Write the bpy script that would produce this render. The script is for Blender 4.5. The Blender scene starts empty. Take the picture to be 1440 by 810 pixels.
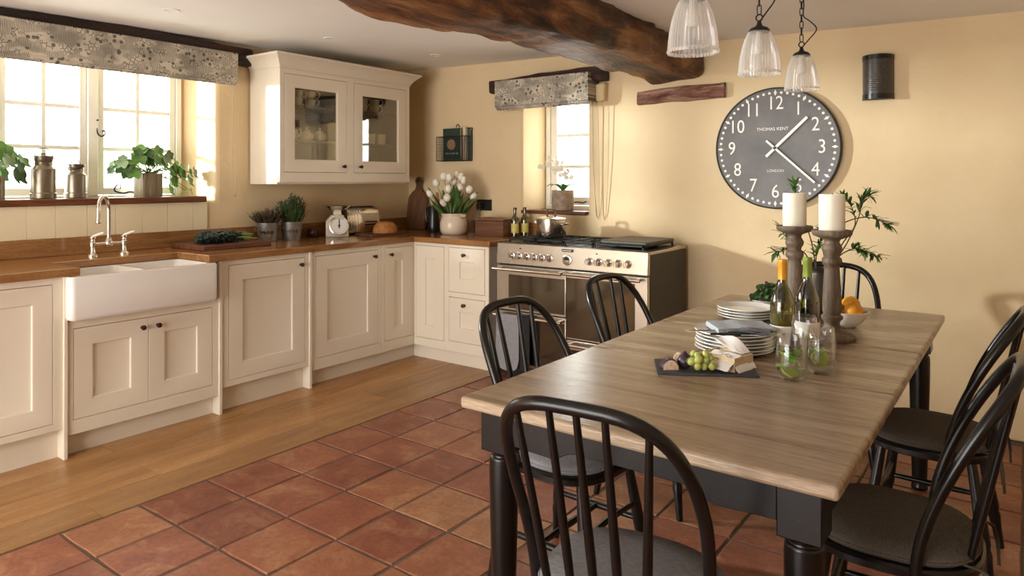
import bpy, bmesh, math, random
from mathutils import Vector, Matrix, noise as mnoise
random.seed(7)
PI = math.pi
scene = bpy.context.scene
COL = scene.collection

# ------------------------------------------------------------------ camera, sky, light, exposure
F_PX, YAW, HORIZON, CAM_H = 985.0, 36.36, 253.0, 1.36
cam_data = bpy.data.cameras.new('camera')
cam_data.sensor_width = 36.0
cam_data.lens = F_PX / 1440 * 36.0
cam_data.shift_y = (HORIZON - 405) / 1440
cam_data.clip_start = 0.02
cam = bpy.data.objects.new('camera', cam_data)
cam.location = (0, 0, CAM_H)
cam.rotation_euler = (PI / 2, 0, math.radians(YAW))
COL.objects.link(cam)
scene.camera = cam

world = bpy.data.worlds.new('world')
scene.world = world
world.use_nodes = True
bg = world.node_tree.nodes['Background']
bg.inputs[0].default_value = (1.0, 0.985, 0.96, 1)
bg.inputs[1].default_value = 6.0


def lamp(name, kind, loc, target, energy, color, size=0.3, size_y=None):
    d = bpy.data.lights.new(name, kind)
    d.energy = energy
    d.color = color
    if kind == 'AREA':
        d.shape = 'RECTANGLE' if size_y else 'DISK'
        d.size = size
        if size_y:
            d.size_y = size_y
    o = bpy.data.objects.new(name, d)
    o.location = loc
    v = Vector(target) - Vector(loc)
    o.rotation_euler = v.to_track_quat('-Z', 'Y').to_euler()
    COL.objects.link(o)
    return o


# lamp added outside the sink window as stand-in daylight; portals guide sky fill
lamp('lamp_outside_window', 'AREA', (-6.5, 0.45, 2.08), (-2.0, 4.3, 1.45), 390, (0.95, 0.975, 1.0), 0.3)
for nm, loc, tgt, sx, sy in (('portal_fill_opening', (-2.3, -2.38, 1.06), (-2.3, 3, 1.06), 3.2, 2.12), ('portal_sink_window', (-4.85, 1.7, 1.66), (0, 1.7, 1.66), 1.67, 0.9), ('portal_small_window', (-2.905, 4.89, 1.58), (-2.905, 0, 1.58), 0.58, 0.97)):  # first one covers the opening added behind the camera for fill
    po = lamp(nm, 'AREA', loc, tgt, 1, (1, 1, 1), sx, sy)      # guides the sky light through the openings, gives none itself
    po.data.cycles.is_portal = True
scene.view_settings.view_transform = 'Standard'
scene.view_settings.look = 'None'
scene.view_settings.exposure = 0.80
scene.view_settings.gamma = 1.0
scene.view_settings.use_curve_mapping = False


# ------------------------------------------------------------------ helpers: materials
def lin(c):
    if isinstance(c, str):
        c = [int(c[i:i + 2], 16) / 255 for i in (1, 3, 5)]
        c = [x / 12.92 if x <= 0.04045 else ((x + 0.055) / 1.055) ** 2.4 for x in c]
    return (c[0], c[1], c[2], 1)


class NT:
    def __init__(self, name):
        self.m = bpy.data.materials.new(name)
        self.m.use_nodes = True
        self.t = self.m.node_tree
        self.b = self.t.nodes['Principled BSDF']

    def n(self, kind, **kw):
        nd = self.t.nodes.new(kind)
        for k, v in kw.items():
            if k in nd.inputs.keys():
                nd.inputs[k].default_value = v
            else:
                setattr(nd, k, v)
        return nd

    def l(self, a, b):
        self.t.links.new(a, b)

    def pos(self, scale=(1, 1, 1), world_space=True, rot=(0, 0, 0)):
        src = self.n('ShaderNodeNewGeometry').outputs['Position'] if world_space else self.n('ShaderNodeTexCoord').outputs['Object']
        mp = self.n('ShaderNodeMapping')
        mp.inputs['Scale'].default_value = scale
        mp.inputs['Rotation'].default_value = rot
        self.l(src, mp.inputs['Vector'])
        return mp.outputs[0]

    def noise(self, vec, scale, detail=4, rough=0.6, dist=0.0):
        nd = self.n('ShaderNodeTexNoise')
        nd.inputs['Scale'].default_value = scale
        nd.inputs['Detail'].default_value = detail
        nd.inputs['Roughness'].default_value = rough
        nd.inputs['Distortion'].default_value = dist
        self.l(vec, nd.inputs['Vector'])
        return nd.outputs['Fac']

    def ramp(self, fac, stops):
        r = self.n('ShaderNodeValToRGB')
        e = r.color_ramp.elements
        while len(e) < len(stops):
            e.new(0.5)
        for i, (p, c) in enumerate(stops):
            e[i].position = p
            e[i].color = lin(c)
        self.l(fac, r.inputs[0])
        return r.outputs[0]

    def mix(self, fac, a, b, blend='MIX'):
        nd = self.n('ShaderNodeMix', data_type='RGBA', blend_type=blend)
        for sock, v in ((nd.inputs[0], fac), (nd.inputs[6], a), (nd.inputs[7], b)):
            if hasattr(v, 'links'):
                self.l(v, sock)
            else:
                sock.default_value = v if not isinstance(v, str) else lin(v)
        return nd.outputs[2]

    def math(self, op, a, b=0.0):
        nd = self.n('ShaderNodeMath', operation=op)
        for sock, v in ((nd.inputs[0], a), (nd.inputs[1], b)):
            if hasattr(v, 'links'):
                self.l(v, sock)
            else:
                sock.default_value = v
        return nd.outputs[0]

    def bump(self, fac, strength=0.2, dist=0.01):
        b = self.n('ShaderNodeBump')
        b.inputs['Strength'].default_value = strength
        b.inputs['Distance'].default_value = dist
        self.l(fac, b.inputs['Height'])
        self.l(b.outputs[0], self.b.inputs['Normal'])

    def color(self, c):
        if hasattr(c, 'links'):
            self.l(c, self.b.inputs['Base Color'])
        else:
            self.b.inputs['Base Color'].default_value = lin(c)

    def set(self, rough=0.5, metal=0.0, spec=None, **kw):
        self.b.inputs['Roughness'].default_value = rough
        self.b.inputs['Metallic'].default_value = metal
        if spec is not None:
            self.b.inputs['Specular IOR Level'].default_value = spec
        for k, v in kw.items():
            self.b.inputs[k.replace('_', ' ')].default_value = v
        return self.m


def plain(name, c, rough=0.5, metal=0.0, var=0.08, scale=12, bump=0.0, bscale=60, **kw):
    t = NT(name)
    c0 = lin(c)
    p = t.pos()
    d = tuple(max(0, x * (1 - var)) for x in c0[:3])
    u = tuple(min(1, x * (1 + var)) for x in c0[:3])
    t.color(t.ramp(t.noise(p, scale), [(0.3, d), (0.7, u)]))
    if bump:
        t.bump(t.noise(p, bscale, 3), bump, 0.004)
    return t.set(rough, metal, **kw)


def wood(name, stops, along='Y', scale=3.0, stretch=14.0, rough=0.45, bump=0.15, rnd=0.25, fine=40, **kw):
    """streaky grain along one axis; per object tone shift from Object Info random"""
    t = NT(name)
    s = [stretch, stretch, stretch]
    s['XYZ'.index(along)] = 1.0
    oi = t.n('ShaderNodeObjectInfo')
    p0 = t.pos(tuple(s))
    add = t.n('ShaderNodeVectorMath', operation='MULTIPLY_ADD')
    cx = t.n('ShaderNodeCombineXYZ')
    for i in range(3):
        t.l(oi.outputs['Random'], cx.inputs[i])
    t.l(cx.outputs[0], add.inputs[0])
    add.inputs[1].default_value = (31, 17, 23)
    t.l(p0, add.inputs[2])
    f1 = t.noise(add.outputs[0], scale, 6, 0.65, 0.6)
    col = t.ramp(f1, stops)
    f2 = t.noise(add.outputs[0], fine, 2, 0.5)
    col = t.mix(0.35, col, t.ramp(f2, [(0.35, '#8a8a8a'), (0.65, '#ffffff')]), 'MULTIPLY')
    if rnd:
        v = t.math('MULTIPLY_ADD', oi.outputs['Random'], rnd)
        v.node.inputs[2].default_value = 1 - rnd * 0.6
        hs = t.n('ShaderNodeHueSaturation')
        t.l(v, hs.inputs['Value'])
        t.l(col, hs.inputs['Color'])
        col = hs.outputs[0]
    t.color(col)
    t.bump(f2, bump, 0.003)
    return t.set(rough, **kw)


def thin_glass(name, tint='#ffffff', rough=0.02, edge=0.5, base=0.06, gloss='#ffffff', refract_white=0.0, ribs=0):
    t = NT(name)
    t.t.nodes.remove(t.b)
    out = t.t.nodes['Material Output']
    tr = t.n('ShaderNodeBsdfTransparent')
    tr.inputs[0].default_value = lin(tint)
    gl = t.n('ShaderNodeBsdfGlossy')
    gl.inputs[0].default_value = lin(gloss)
    gl.inputs['Roughness'].default_value = rough
    lw = t.n('ShaderNodeLayerWeight')
    lw.inputs[0].default_value = 0.35
    f = t.math('MULTIPLY_ADD', lw.outputs['Facing'], edge)
    f.node.inputs[2].default_value = base
    mx = t.n('ShaderNodeMixShader')
    t.l(f, mx.inputs[0])
    t.l(tr.outputs[0], mx.inputs[1])
    t.l(gl.outputs[0], mx.inputs[2])
    last = mx.outputs[0]
    if refract_white:
        df = t.n('ShaderNodeBsdfTranslucent')
        d2 = t.n('ShaderNodeBsdfDiffuse')
        df.inputs[0].default_value = (.95, .95, .93, 1)
        d2.inputs[0].default_value = (.95, .95, .93, 1)
        m1, m2 = t.n('ShaderNodeMixShader'), t.n('ShaderNodeMixShader')
        m1.inputs[0].default_value = 0.5
        m2.inputs[0].default_value = refract_white
        if ribs:
            sp = t.n('ShaderNodeSeparateXYZ')
            t.l(t.n('ShaderNodeTexCoord').outputs['Object'], sp.inputs[0])
            an = t.math('ARCTAN2', sp.outputs[1], sp.outputs[0])
            wv = t.math('SINE', t.math('MULTIPLY', an, float(ribs)))
            sm = t.math('MULTIPLY_ADD', wv, refract_white * .75)
            sm.node.inputs[2].default_value = refract_white
            t.l(sm, m2.inputs[0])
        t.l(df.outputs[0], m1.inputs[1])
        t.l(d2.outputs[0], m1.inputs[2])
        t.l(last, m2.inputs[1])
        t.l(m1.outputs[0], m2.inputs[2])
        last = m2.outputs[0]
    t.l(last, out.inputs[0])
    return t.m


M = {}
M['cream'] = plain('cream_paint', '#e5d9c5', 0.42, var=0.02, scale=3)
M['cream_wall'] = plain('cream_board_paint', '#e2d2b0', 0.5, var=0.02, scale=3)
M['white_frame'] = plain('window_paint', '#efede4', 0.4, var=0.03)
M['ceil'] = plain('ceiling_plaster', '#f6f3ee', 0.9, var=0.02, scale=2, bump=0.1, bscale=12)
M['grout'] = plain('grout', '#66564a', 0.9, var=0.2, scale=9, bump=0.3)
M['steel'] = plain('brushed_steel', '#cfc6ba', 0.27, 1.0, var=0.05, scale=30)
M['chrome'] = plain('polished_metal', '#e2ded8', 0.09, 1.0, var=0.02)
M['dark_steel'] = plain('dark_enamel', '#38332e', 0.5, 0.0, var=0.1)
M['iron'] = plain('cast_iron', '#1d1c1c', 0.5, 0.2, var=0.2, scale=40, bump=0.1)
M['black_glass'] = plain('oven_glass', '#6a5f50', 0.06, 0.85, var=0.02)
M['bronze'] = plain('bronze_knob', '#4b3a29', 0.35, 0.8, var=0.2, scale=60)
M['ceramic'] = plain('white_fireclay', '#e9e3dc', 0.12, var=0.01)
M['china'] = plain('white_china', '#eeebe4', 0.18, var=0.01)
M['cream_pot'] = plain('cream_stoneware', '#dccab2', 0.28, var=0.04)
M['galv'] = plain('galvanised_steel', '#8f8a82', 0.45, 0.7, var=0.22, scale=35)
M['milk_metal'] = plain('aged_tin', '#847a6a', 0.33, 0.85, var=0.18, scale=14)
M['pot_steel'] = plain('pan_steel', '#d6d1ca', 0.17, 1.0, var=0.03)
M['leaf'] = plain('geranium_leaf', '#5f8a3e', 0.5, var=0.35, scale=18, Subsurface_Weight=0.0)
M['leaf2'] = plain('pale_leaf', '#87a277', 0.55, var=0.3, scale=18)
M['leaf_dark'] = plain('dark_leaf', '#3e5e30', 0.5, var=0.4, scale=25)
M['stem'] = plain('green_stem', '#7d8f4a', 0.5, var=0.2)
M['twig'] = plain('twig_bark', '#5a4632', 0.7, var=0.3, scale=40)
M['kale'] = plain('kale_leaf', '#2c3a34', 0.55, var=0.5, scale=60, bump=0.6, bscale=160)
M['heather'] = plain('heather_foliage', '#5f5138', 0.8, var=0.45, scale=50)
M['rosemary'] = plain('rosemary_foliage', '#4c5f34', 0.7, var=0.45, scale=50)
M['petal'] = plain('white_petal', '#f1eadb', 0.45, var=0.05)
M['tulip_leaf'] = plain('tulip_leaf', '#4c6a35', 0.4, var=0.3, scale=20)
M['black_paint'] = None
M['black_plastic'] = plain('black_plastic', '#191817', 0.3, var=0.1)
M['scale_cream'] = plain('scale_enamel', '#ddd2bb', 0.3, var=0.03)
M['dial'] = plain('dial_white', '#ebe6dc', 0.4, var=0.02)
M['slate'] = plain('slate', '#3b3c40', 0.6, var=0.25, scale=25, bump=0.3)
M['fig'] = plain('fig_skin', '#3f2b36', 0.4, var=0.5, scale=45)
M['fig_flesh'] = plain('fig_flesh', '#d8b9a0', 0.5, var=0.3, scale=80)
M['grape'] = plain('green_grape', '#b7bd6a', 0.22, var=0.12, scale=40, Subsurface_Weight=0.3, Subsurface_Scale=0.01)
M['paper'] = plain('wax_paper', '#f0ece6', 0.6, var=0.02)
M['rind'] = plain('cheese_rind', '#f0e6d2', 0.7, var=0.05, scale=30)
M['linen'] = plain('grey_linen', '#a7a9ae', 0.9, var=0.12, scale=70, bump=0.3, bscale=300)
M['linen_dark'] = plain('charcoal_linen', '#6c6e75', 0.9, var=0.15, scale=70, bump=0.3, bscale=300)
M['orange'] = plain('orange_peel', '#e39a22', 0.4, var=0.1, bump=0.15, bscale=250)
M['lime'] = plain('lime_peel', '#9aa53a', 0.35, var=0.15)
M['lemon'] = plain('lemon_peel', '#d8c43c', 0.35, var=0.1)
M['mint'] = plain('mint_leaf', '#6fa03c', 0.4, var=0.3, scale=60)
M['wax'] = plain('candle_wax', '#efe8d4', 0.45, var=0.03, Subsurface_Weight=0.25, Subsurface_Scale=0.02)
M['wick'] = plain('burnt_wick', '#2a241e', 0.9)
M['pewter'] = plain('pewter', '#56524d', 0.35, 0.75, var=0.15)
M['bread'] = plain('bread_crust', '#b77b42', 0.7, var=0.35, scale=22, bump=0.4, bscale=45)
M['label_paper'] = plain('label_paper', '#ece6da', 0.6, var=0.03)
M['oil_label'] = plain('yellow_label', '#cfc36a', 0.6, var=0.15, scale=60)
M['foil_gold'] = plain('gold_foil', '#dc9c2c', 0.35, 0.3, var=0.06)
M['foil_green'] = plain('green_foil', '#8fa043', 0.35, 0.3, var=0.06)
M['towel'] = plain('grey_towel', '#8d8b8e', 0.95, var=0.12, scale=60, bump=0.4, bscale=220)
M['cord'] = plain('blind_cord', '#b9a98a', 0.7)
M['clock_face'] = plain('clock_dark_face', '#585350', 0.38, var=0.35, scale=5)
M['clock_rim'] = plain('clock_rim', '#2e2a27', 0.4, 0.4)
M['clock_white'] = plain('clock_numeral_paint', '#e9e4da', 0.5, var=0.02)
M['soil'] = plain('potting_soil', '#3a2d22', 0.95, var=0.3, scale=60)
M['stone_out'] = plain('outside_stone', '#a8a6a3', 0.9, var=0.15, scale=8, bump=0.3)
M['orchid_pot'] = plain('mottled_pot', '#9d8a74', 0.7, var=0.35, scale=24, bump=0.2)
M['green_cover'] = plain('book_green', '#22362b', 0.5, var=0.1)
M['pages'] = plain('book_pages', '#d8c9ac', 0.8, var=0.06)
M['maroon'] = plain('brown_glaze', '#4b2a20', 0.25, var=0.12)
M['white_lever'] = plain('porcelain_lever', '#efe9e2', 0.15)
M['bulb'] = plain('opal_bulb', '#efe9dd', 0.3)
M['glass'] = thin_glass('window_glass', '#fbfdfb', 0.01, 0.25, 0.03)
M['cab_glass'] = thin_glass('cabinet_glass', '#f2efe6', 0.01, 0.4, 0.05)
M['tumbler'] = thin_glass('tumbler_glass', '#ffffff', 0.02, 0.5, 0.03)
M['water'] = thin_glass('water', '#fcfffa', 0.02, 0.12, 0.01)
M['shade'] = thin_glass('ribbed_glass', '#ffffff', 0.10, 0.6, 0.16, refract_white=0.28, ribs=40)  # refracted window light put into the ribs as white
M['bottle_olive'] = thin_glass('olive_bottle_glass', '#a8a545', 0.03, 0.5, 0.07)
M['bottle_dark'] = thin_glass('dark_bottle_glass', '#5d6a34', 0.03, 0.55, 0.09)
M['oil_glass'] = thin_glass('oil_glass', '#a39a3a', 0.04, 0.5, 0.1)

M['worktop'] = wood('oak_worktop', [(0.25, '#78502e'), (0.5, '#a07042'), (0.75, '#bd8d5c')], 'Y', 2.2, 9, 0.13, 0.05, 0.06)
M['worktop_x'] = wood('oak_worktop_across', [(0.25, '#78502e'), (0.5, '#a07042'), (0.75, '#bd8d5c')], 'X', 2.2, 9, 0.15, 0.05, 0.06)
M['sill'] = wood('dark_oak_sill', [(0.25, '#42210f'), (0.5, '#6b3a1e'), (0.8, '#8a5230')], 'Y', 3, 10, 0.35, 0.1, 0)
M['sill_x'] = wood('dark_oak_sill_across', [(0.25, '#42210f'), (0.5, '#6b3a1e'), (0.8, '#8a5230')], 'X', 3, 10, 0.35, 0.1, 0)
M['plank'] = wood('oak_floorboard', [(0.2, '#80552f'), (0.45, '#b0804d'), (0.8, '#cda06a')], 'Y', 1.5, 8, 0.34, 0.1, 0.32)
M['board'] = wood('chopping_board', [(0.25, '#43251a'), (0.55, '#71422b'), (0.8, '#96603f')], 'Y', 3, 12, 0.5, 0.1, 0.1)
M['paddle'] = wood('paddle_board', [(0.25, '#4a3120'), (0.55, '#765136'), (0.8, '#916a48')], 'Z', 3, 14, 0.5, 0.1, 0)
M['crate'] = wood('crate_wood', [(0.25, '#4e2f1d'), (0.55, '#7a4f33'), (0.8, '#94663f')], 'X', 3, 12, 0.5, 0.15, 0)
M['tabletop'] = wood('weathered_pine', [(0.22, '#6a5440'), (0.40, '#987f66'), (0.58, '#b49d82'), (0.8, '#d0bea5')], 'X', 1.5, 13, 0.24, 0.22, 0.04, 30)
M['candlestick'] = wood('limed_turned_wood', [(0.25, '#463627'), (0.55, '#705d4a'), (0.8, '#968370')], 'Z', 4, 8, 0.55, 0.25, 0.1)
M['slats'] = wood('pot_slats', [(0.25, '#75664c'), (0.55, '#97876a'), (0.8, '#b4a587')], 'Z', 4, 10, 0.6, 0.2, 0.3)
M['boxwood'] = wood('cheese_box_wood', [(0.25, '#d9b684'), (0.6, '#e8cfa4'), (0.8, '#f0dcb8')], 'X', 3, 10, 0.6, 0.1, 0)


def m_wall():
    t = NT('cream_plaster_wall')
    p = t.pos()
    a = t.noise(p, 1.6, 4, 0.6)
    t.color(t.ramp(a, [(0.3, '#d9bf95'), (0.7, '#e2cba2')]))
    h = t.math('ADD', t.noise(p, 5, 4, 0.55), t.math('MULTIPLY', t.noise(p, 26, 3), 0.25))
    t.bump(h, 0.35, 0.02)
    return t.set(0.75)


def m_tile():
    t = NT('terracotta_tile')
    oi = t.n('ShaderNodeObjectInfo')
    p = t.pos()
    base = t.ramp(oi.outputs['Random'], [(0.0, '#733b2b'), (0.3, '#8c4e39'), (0.55, '#9a5a41'), (0.8, '#a66d4c'), (1.0, '#b98d63')])
    blotch = t.ramp(t.noise(p, 5.5, 6, 0.7, 0.8), [(0.32, '#6b3a2c'), (0.5, '#955840'), (0.66, '#c09770')])
    c = t.mix(0.45, base, blotch)
    spots = t.ramp(t.noise(p, 42, 4, 0.7), [(0.3, '#b49a8c'), (0.55, '#ffffff')])
    c = t.mix(0.5, c, spots, 'MULTIPLY')
    t.color(c)
    h = t.math('ADD', t.noise(p, 9, 4, 0.6), t.math('MULTIPLY', t.noise(p, 60, 3), 0.2))
    t.bump(h, 0.3, 0.008)
    t.l(t.math('MULTIPLY_ADD', t.noise(p, 7, 3), 0.3), t.b.inputs['Roughness'])
    t.b.inputs['Roughness'].links[0].from_node.inputs[2].default_value = 0.24
    return t.m


def m_beam(name='old_beam_oak', stops=None, along='Y', sc=2.0):
    t = NT(name)
    s = [1, 1, 1]
    s['XYZ'.index(along)] = 0.2
    p = t.pos(tuple(s))
    stops = stops or [(0.36, '#20130b'), (0.44, '#553220'), (0.53, '#8a5933'), (0.66, '#c0905c')]
    a = t.noise(p, sc * 3.4, 8, 0.7, 0.45)
    c = t.ramp(a, stops)
    s2 = [30, 30, 30]
    s2['XYZ'.index(along)] = 2
    g = t.noise(t.pos(tuple(s2)), 1.0, 3)
    c = t.mix(0.45, c, t.ramp(g, [(0.35, '#707070'), (0.65, '#ffffff')]), 'MULTIPLY')
    t.color(c)
    t.bump(t.math('ADD', a, t.math('MULTIPLY', g, 0.4)), 1.0, 0.04)
    return t.set(0.5)


def m_black():
    t = NT('worn_black_paint')
    p = t.pos()
    w = t.noise(p, 130, 2, 0.6)
    t.color(t.ramp(w, [(0.0, '#0d0b0a'), (0.70, '#13100e'), (0.76, '#4a3522')]))
    t.bump(t.noise(p, 30, 3), 0.1, 0.003)
    return t.set(0.28, spec=0.45)


def m_cushion(name, a, b):
    t = NT(name)
    p = t.pos((9, 60, 60), False)
    t.color(t.ramp(t.noise(p, 6, 3), [(0.3, a), (0.7, b)]))
    t.bump(t.noise(t.pos((1, 1, 1), False), 420, 2), 0.3, 0.002)
    return t.set(0.92, spec=0.15)


def m_blind(name, axis):
    """beige cloth printed with a small grey garden pattern: rings, hatching, blots"""
    t = NT(name)
    sep = t.n('ShaderNodeSeparateXYZ')
    t.l(t.pos(), sep.inputs[0])
    cx = t.n('ShaderNodeCombineXYZ')
    t.l(sep.outputs[axis], cx.inputs[0])
    t.l(sep.outputs['Z'], cx.inputs[1])
    v = cx.outputs[0]

    def mp(sx, sy, rot=0.0):
        m_ = t.n('ShaderNodeMapping')
        m_.inputs['Scale'].default_value = (sx, sy, 1)
        m_.inputs['Rotation'].default_value = (0, 0, rot)
        t.l(v, m_.inputs[0])
        return m_.outputs[0]
    vo = t.n('ShaderNodeTexVoronoi', feature='F1', voronoi_dimensions='2D')
    vo.inputs['Scale'].default_value = 1
    t.l(mp(26, 26), vo.inputs['Vector'])
    dots = t.ramp(vo.outputs['Distance'], [(0.24, (1, 1, 1)), (0.30, (0, 0, 0))])
    ve = t.n('ShaderNodeTexVoronoi', feature='DISTANCE_TO_EDGE', voronoi_dimensions='2D')
    ve.inputs['Scale'].default_value = 1
    t.l(mp(48, 40), ve.inputs['Vector'])
    lines = t.ramp(ve.outputs['Distance'], [(0.05, (1, 1, 1)), (0.11, (0, 0, 0))])
    wv = t.n('ShaderNodeTexWave')
    wv.inputs['Scale'].default_value = 1
    wv.inputs['Distortion'].default_value = 2.5
    t.l(mp(42, 8, 0.3), wv.inputs['Vector'])
    hatch = t.ramp(wv.outputs['Fac'], [(0.62, (0, 0, 0)), (0.72, (1, 1, 1))])
    zone = t.ramp(t.noise(mp(9, 16), 1.0, 1), [(0.47, (0, 0, 0)), (0.5, (1, 1, 1))])
    zone2 = t.ramp(t.noise(mp(7, 12, 0.8), 1.3, 1), [(0.5, (0, 0, 0)), (0.53, (1, 1, 1))])
    pat = t.mix(zone, lines, dots)
    pat = t.mix(zone2, pat, hatch)
    base = t.ramp(t.noise(mp(6, 9), 1.0, 2), [(0.4, '#cfc4b0'), (0.62, '#a39a8a')])
    c = t.mix(t.math('MULTIPLY', pat, 0.85), base, '#4a443d')
    t.color(c)
    t.bump(t.noise(t.pos(), 300, 2), 0.15, 0.002)
    return t.set(0.9)


M['wall'] = m_wall()
M['tile'] = m_tile()
M['beam'] = m_beam()
M['lintel'] = m_beam('dark_lintel_oak', [(0.3, '#140b06'), (0.5, '#2a170c'), (0.75, '#53301a')])
M['lintel_x'] = m_beam('dark_lintel_oak_across', [(0.3, '#1c0f08'), (0.5, '#3a2012'), (0.75, '#63391f')], 'X')
M['stub'] = m_beam('reddish_beam_oak', [(0.34, '#633a28'), (0.47, '#a87460'), (0.62, '#dbbba6')], 'X', 4)
M['black_paint'] = m_black()
M['cushion'] = m_cushion('grey_brown_cushion', '#4a443d', '#655d53')
M['cushion_lit'] = m_cushion('lit_cushion', '#727174', '#98979a')  # lighter copy of the same cloth, light put into the colour
M['blind_y'] = m_blind('garden_print_cloth', 'Y')
M['blind_x'] = m_blind('garden_print_cloth_back', 'X')


# ------------------------------------------------------------------ helpers: geometry
class MB:
    def __init__(self):
        self.v, self.f, self.M = [], [], None

    def add(self, vs, fs):
        o = len(self.v)
        for p in vs:
            p = Vector(p)
            self.v.append(self.M @ p if self.M else p)
        self.f += [tuple(i + o for i in f) for f in fs]
        return self

    def box(self, x0, x1, y0, y1, z0, z1):
        return self.add([(x0, y0, z0), (x1, y0, z0), (x1, y1, z0), (x0, y1, z0), (x0, y0, z1), (x1, y0, z1), (x1, y1, z1), (x0, y1, z1)],
                        [(0, 3, 2, 1), (4, 5, 6, 7), (0, 1, 5, 4), (1, 2, 6, 5), (2, 3, 7, 6), (3, 0, 4, 7)])

    def loft(self, rings, cap0=True, cap1=True, closed=False):
        n = len(rings[0])
        vs = [p for r in rings for p in r]
        fs = []
        k = len(rings)
        for i in range(k if closed else k - 1):
            a, b = i * n, ((i + 1) % k) * n
            for j in range(n):
                j2 = (j + 1) % n
                fs.append((a + j, a + j2, b + j2, b + j))
        if not closed:
            if cap0:
                fs.append(tuple(reversed(range(n))))
            if cap1:
                fs.append(tuple(range((k - 1) * n, k * n)))
        return self.add(vs, fs)

    def lathe(self, prof, n=24, c=(0, 0, 0), cap0=True, cap1=True, rib=None):
        rings = []
        for r, z in prof:
            ring = []
            for j in range(n):
                a = 2 * PI * j / n
                rr = max(r, 1e-5) * (1 + (rib if rib and j % 2 else 0))
                ring.append((c[0] + rr * math.cos(a), c[1] + rr * math.sin(a), c[2] + z))
            rings.append(ring)
        return self.loft(rings, cap0, cap1)

    def tube(self, pts, r, n=8, closed=False, flat=1.0):
        pts = [Vector(p) for p in pts]
        k = len(pts)
        rs = r if isinstance(r, (list, tuple)) else [r] * k
        rings = []
        up = None
        for i in range(k):
            if closed:
                d = pts[(i + 1) % k] - pts[i - 1]
            else:
                d = pts[min(i + 1, k - 1)] - pts[max(i - 1, 0)]
            d.normalize()
            if up is None:
                ref = Vector((0, 0, 1)) if abs(d.z) < 0.9 else Vector((1, 0, 0))
                up = (ref - d * ref.dot(d)).normalized()
            else:
                up = (up - d * up.dot(d)).normalized()
            s = d.cross(up)
            rings.append([pts[i] + (s * math.cos(2 * PI * j / n) + up * math.sin(2 * PI * j / n) * flat) * rs[i] for j in range(n)])
        return self.loft(rings, closed=closed)

    def cyl(self, p0, p1, r0, r1=None, n=14):
        return self.tube([p0, p1], [r0, r0 if r1 is None else r1], n)

    def sph(self, c, r, nu=14, nv=8):
        if not isinstance(r, (tuple, list)):
            r = (r, r, r)
        rings = []
        for i in range(nv + 1):
            th = PI * i / nv
            s = max(math.sin(th), 1e-4)
            rings.append([(c[0] + r[0] * s * math.cos(2 * PI * j / nu), c[1] + r[1] * s * math.sin(2 * PI * j / nu), c[2] - r[2] * math.cos(th)) for j in range(nu)])
        return self.loft(rings, False, False)

    def prism(self, poly, a0, a1, axis='Z'):
        n = len(poly)

        def mk(p, a):
            return {'Z': (p[0], p[1], a), 'Y': (p[0], a, p[1]), 'X': (a, p[0], p[1])}[axis]
        vs = [mk(p, a0) for p in poly] + [mk(p, a1) for p in poly]
        fs = [tuple(reversed(range(n))), tuple(range(n, 2 * n))] + [(i, (i + 1) % n, n + (i + 1) % n, n + i) for i in range(n)]
        return self.add(vs, fs)

    def mesh(self, name, mat, smooth=38):
        me = bpy.data.meshes.new(name)
        me.from_pydata([tuple(p) for p in self.v], [], self.f)
        bm = bmesh.new()
        bm.from_mesh(me)
        bmesh.ops.recalc_face_normals(bm, faces=bm.faces)
        bm.to_mesh(me)
        bm.free()
        if mat is not None:
            me.materials.append(M[mat] if isinstance(mat, str) else mat)
        if smooth:
            me.polygons.foreach_set('use_smooth', [True] * len(me.polygons))
            me.set_sharp_from_angle(angle=math.radians(smooth))
        me.update()
        return me

    def build(self, name, mat, parent=None, bevel=0.0, smooth=38, segs=2, loc=None, rz=0.0):
        o = bpy.data.objects.new(name, self.mesh(name, mat, smooth))
        COL.objects.link(o)
        if parent:
            o.parent = parent
        if loc:
            o.location = loc
        o.rotation_euler.z = rz
        if bevel:
            b = o.modifiers.new('bevel', 'BEVEL')
            b.width = bevel
            b.segments = segs
            b.limit_method = 'ANGLE'
            b.angle_limit = math.radians(35)
        return o


def thing(name, label, cat, loc=(0, 0, 0), rz=0.0, group=None):
    o = bpy.data.objects.new(name, None)
    o.empty_display_size = 0.05
    COL.objects.link(o)
    o.location = loc
    o.rotation_euler = (0, 0, math.radians(rz))
    return tag(o, label, cat, group)


def tag(o, label, cat, group=None):
    o['label'] = label
    o['category'] = cat
    if group:
        o['group'] = group
    return o


def struct(o, label=None, cat=None):
    o['kind'] = 'structure'
    if label:
        o['label'] = label
    if cat:
        o['category'] = cat
    return o


def copy_tree(o, parent=None):
    c = o.copy()
    COL.objects.link(c)
    c.parent = parent
    for ch in [x for x in bpy.data.objects if x.parent == o]:
        copy_tree(ch, c)
    return c


def place(me, name, parent, loc, rot=(0, 0, 0), sc=1.0):
    o = bpy.data.objects.new(name, me)
    COL.objects.link(o)
    o.parent = parent
    o.location = loc
    o.rotation_euler = rot
    o.scale = (sc, sc, sc) if not isinstance(sc, (tuple, list)) else sc
    return o


def smoothpath(pts, n=6):
    """Catmull-Rom through the points"""
    P = [Vector(p) for p in pts]
    out = []
    for i in range(len(P) - 1):
        a, b, c, d = P[max(i - 1, 0)], P[i], P[i + 1], P[min(i + 2, len(P) - 1)]
        for k in range(n):
            t = k / n
            out.append(0.5 * ((2 * b) + (c - a) * t + (2 * a - 5 * b + 4 * c - d) * t * t + (3 * b - a - 3 * c + d) * t ** 3))
    out.append(P[-1])
    return out


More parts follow.
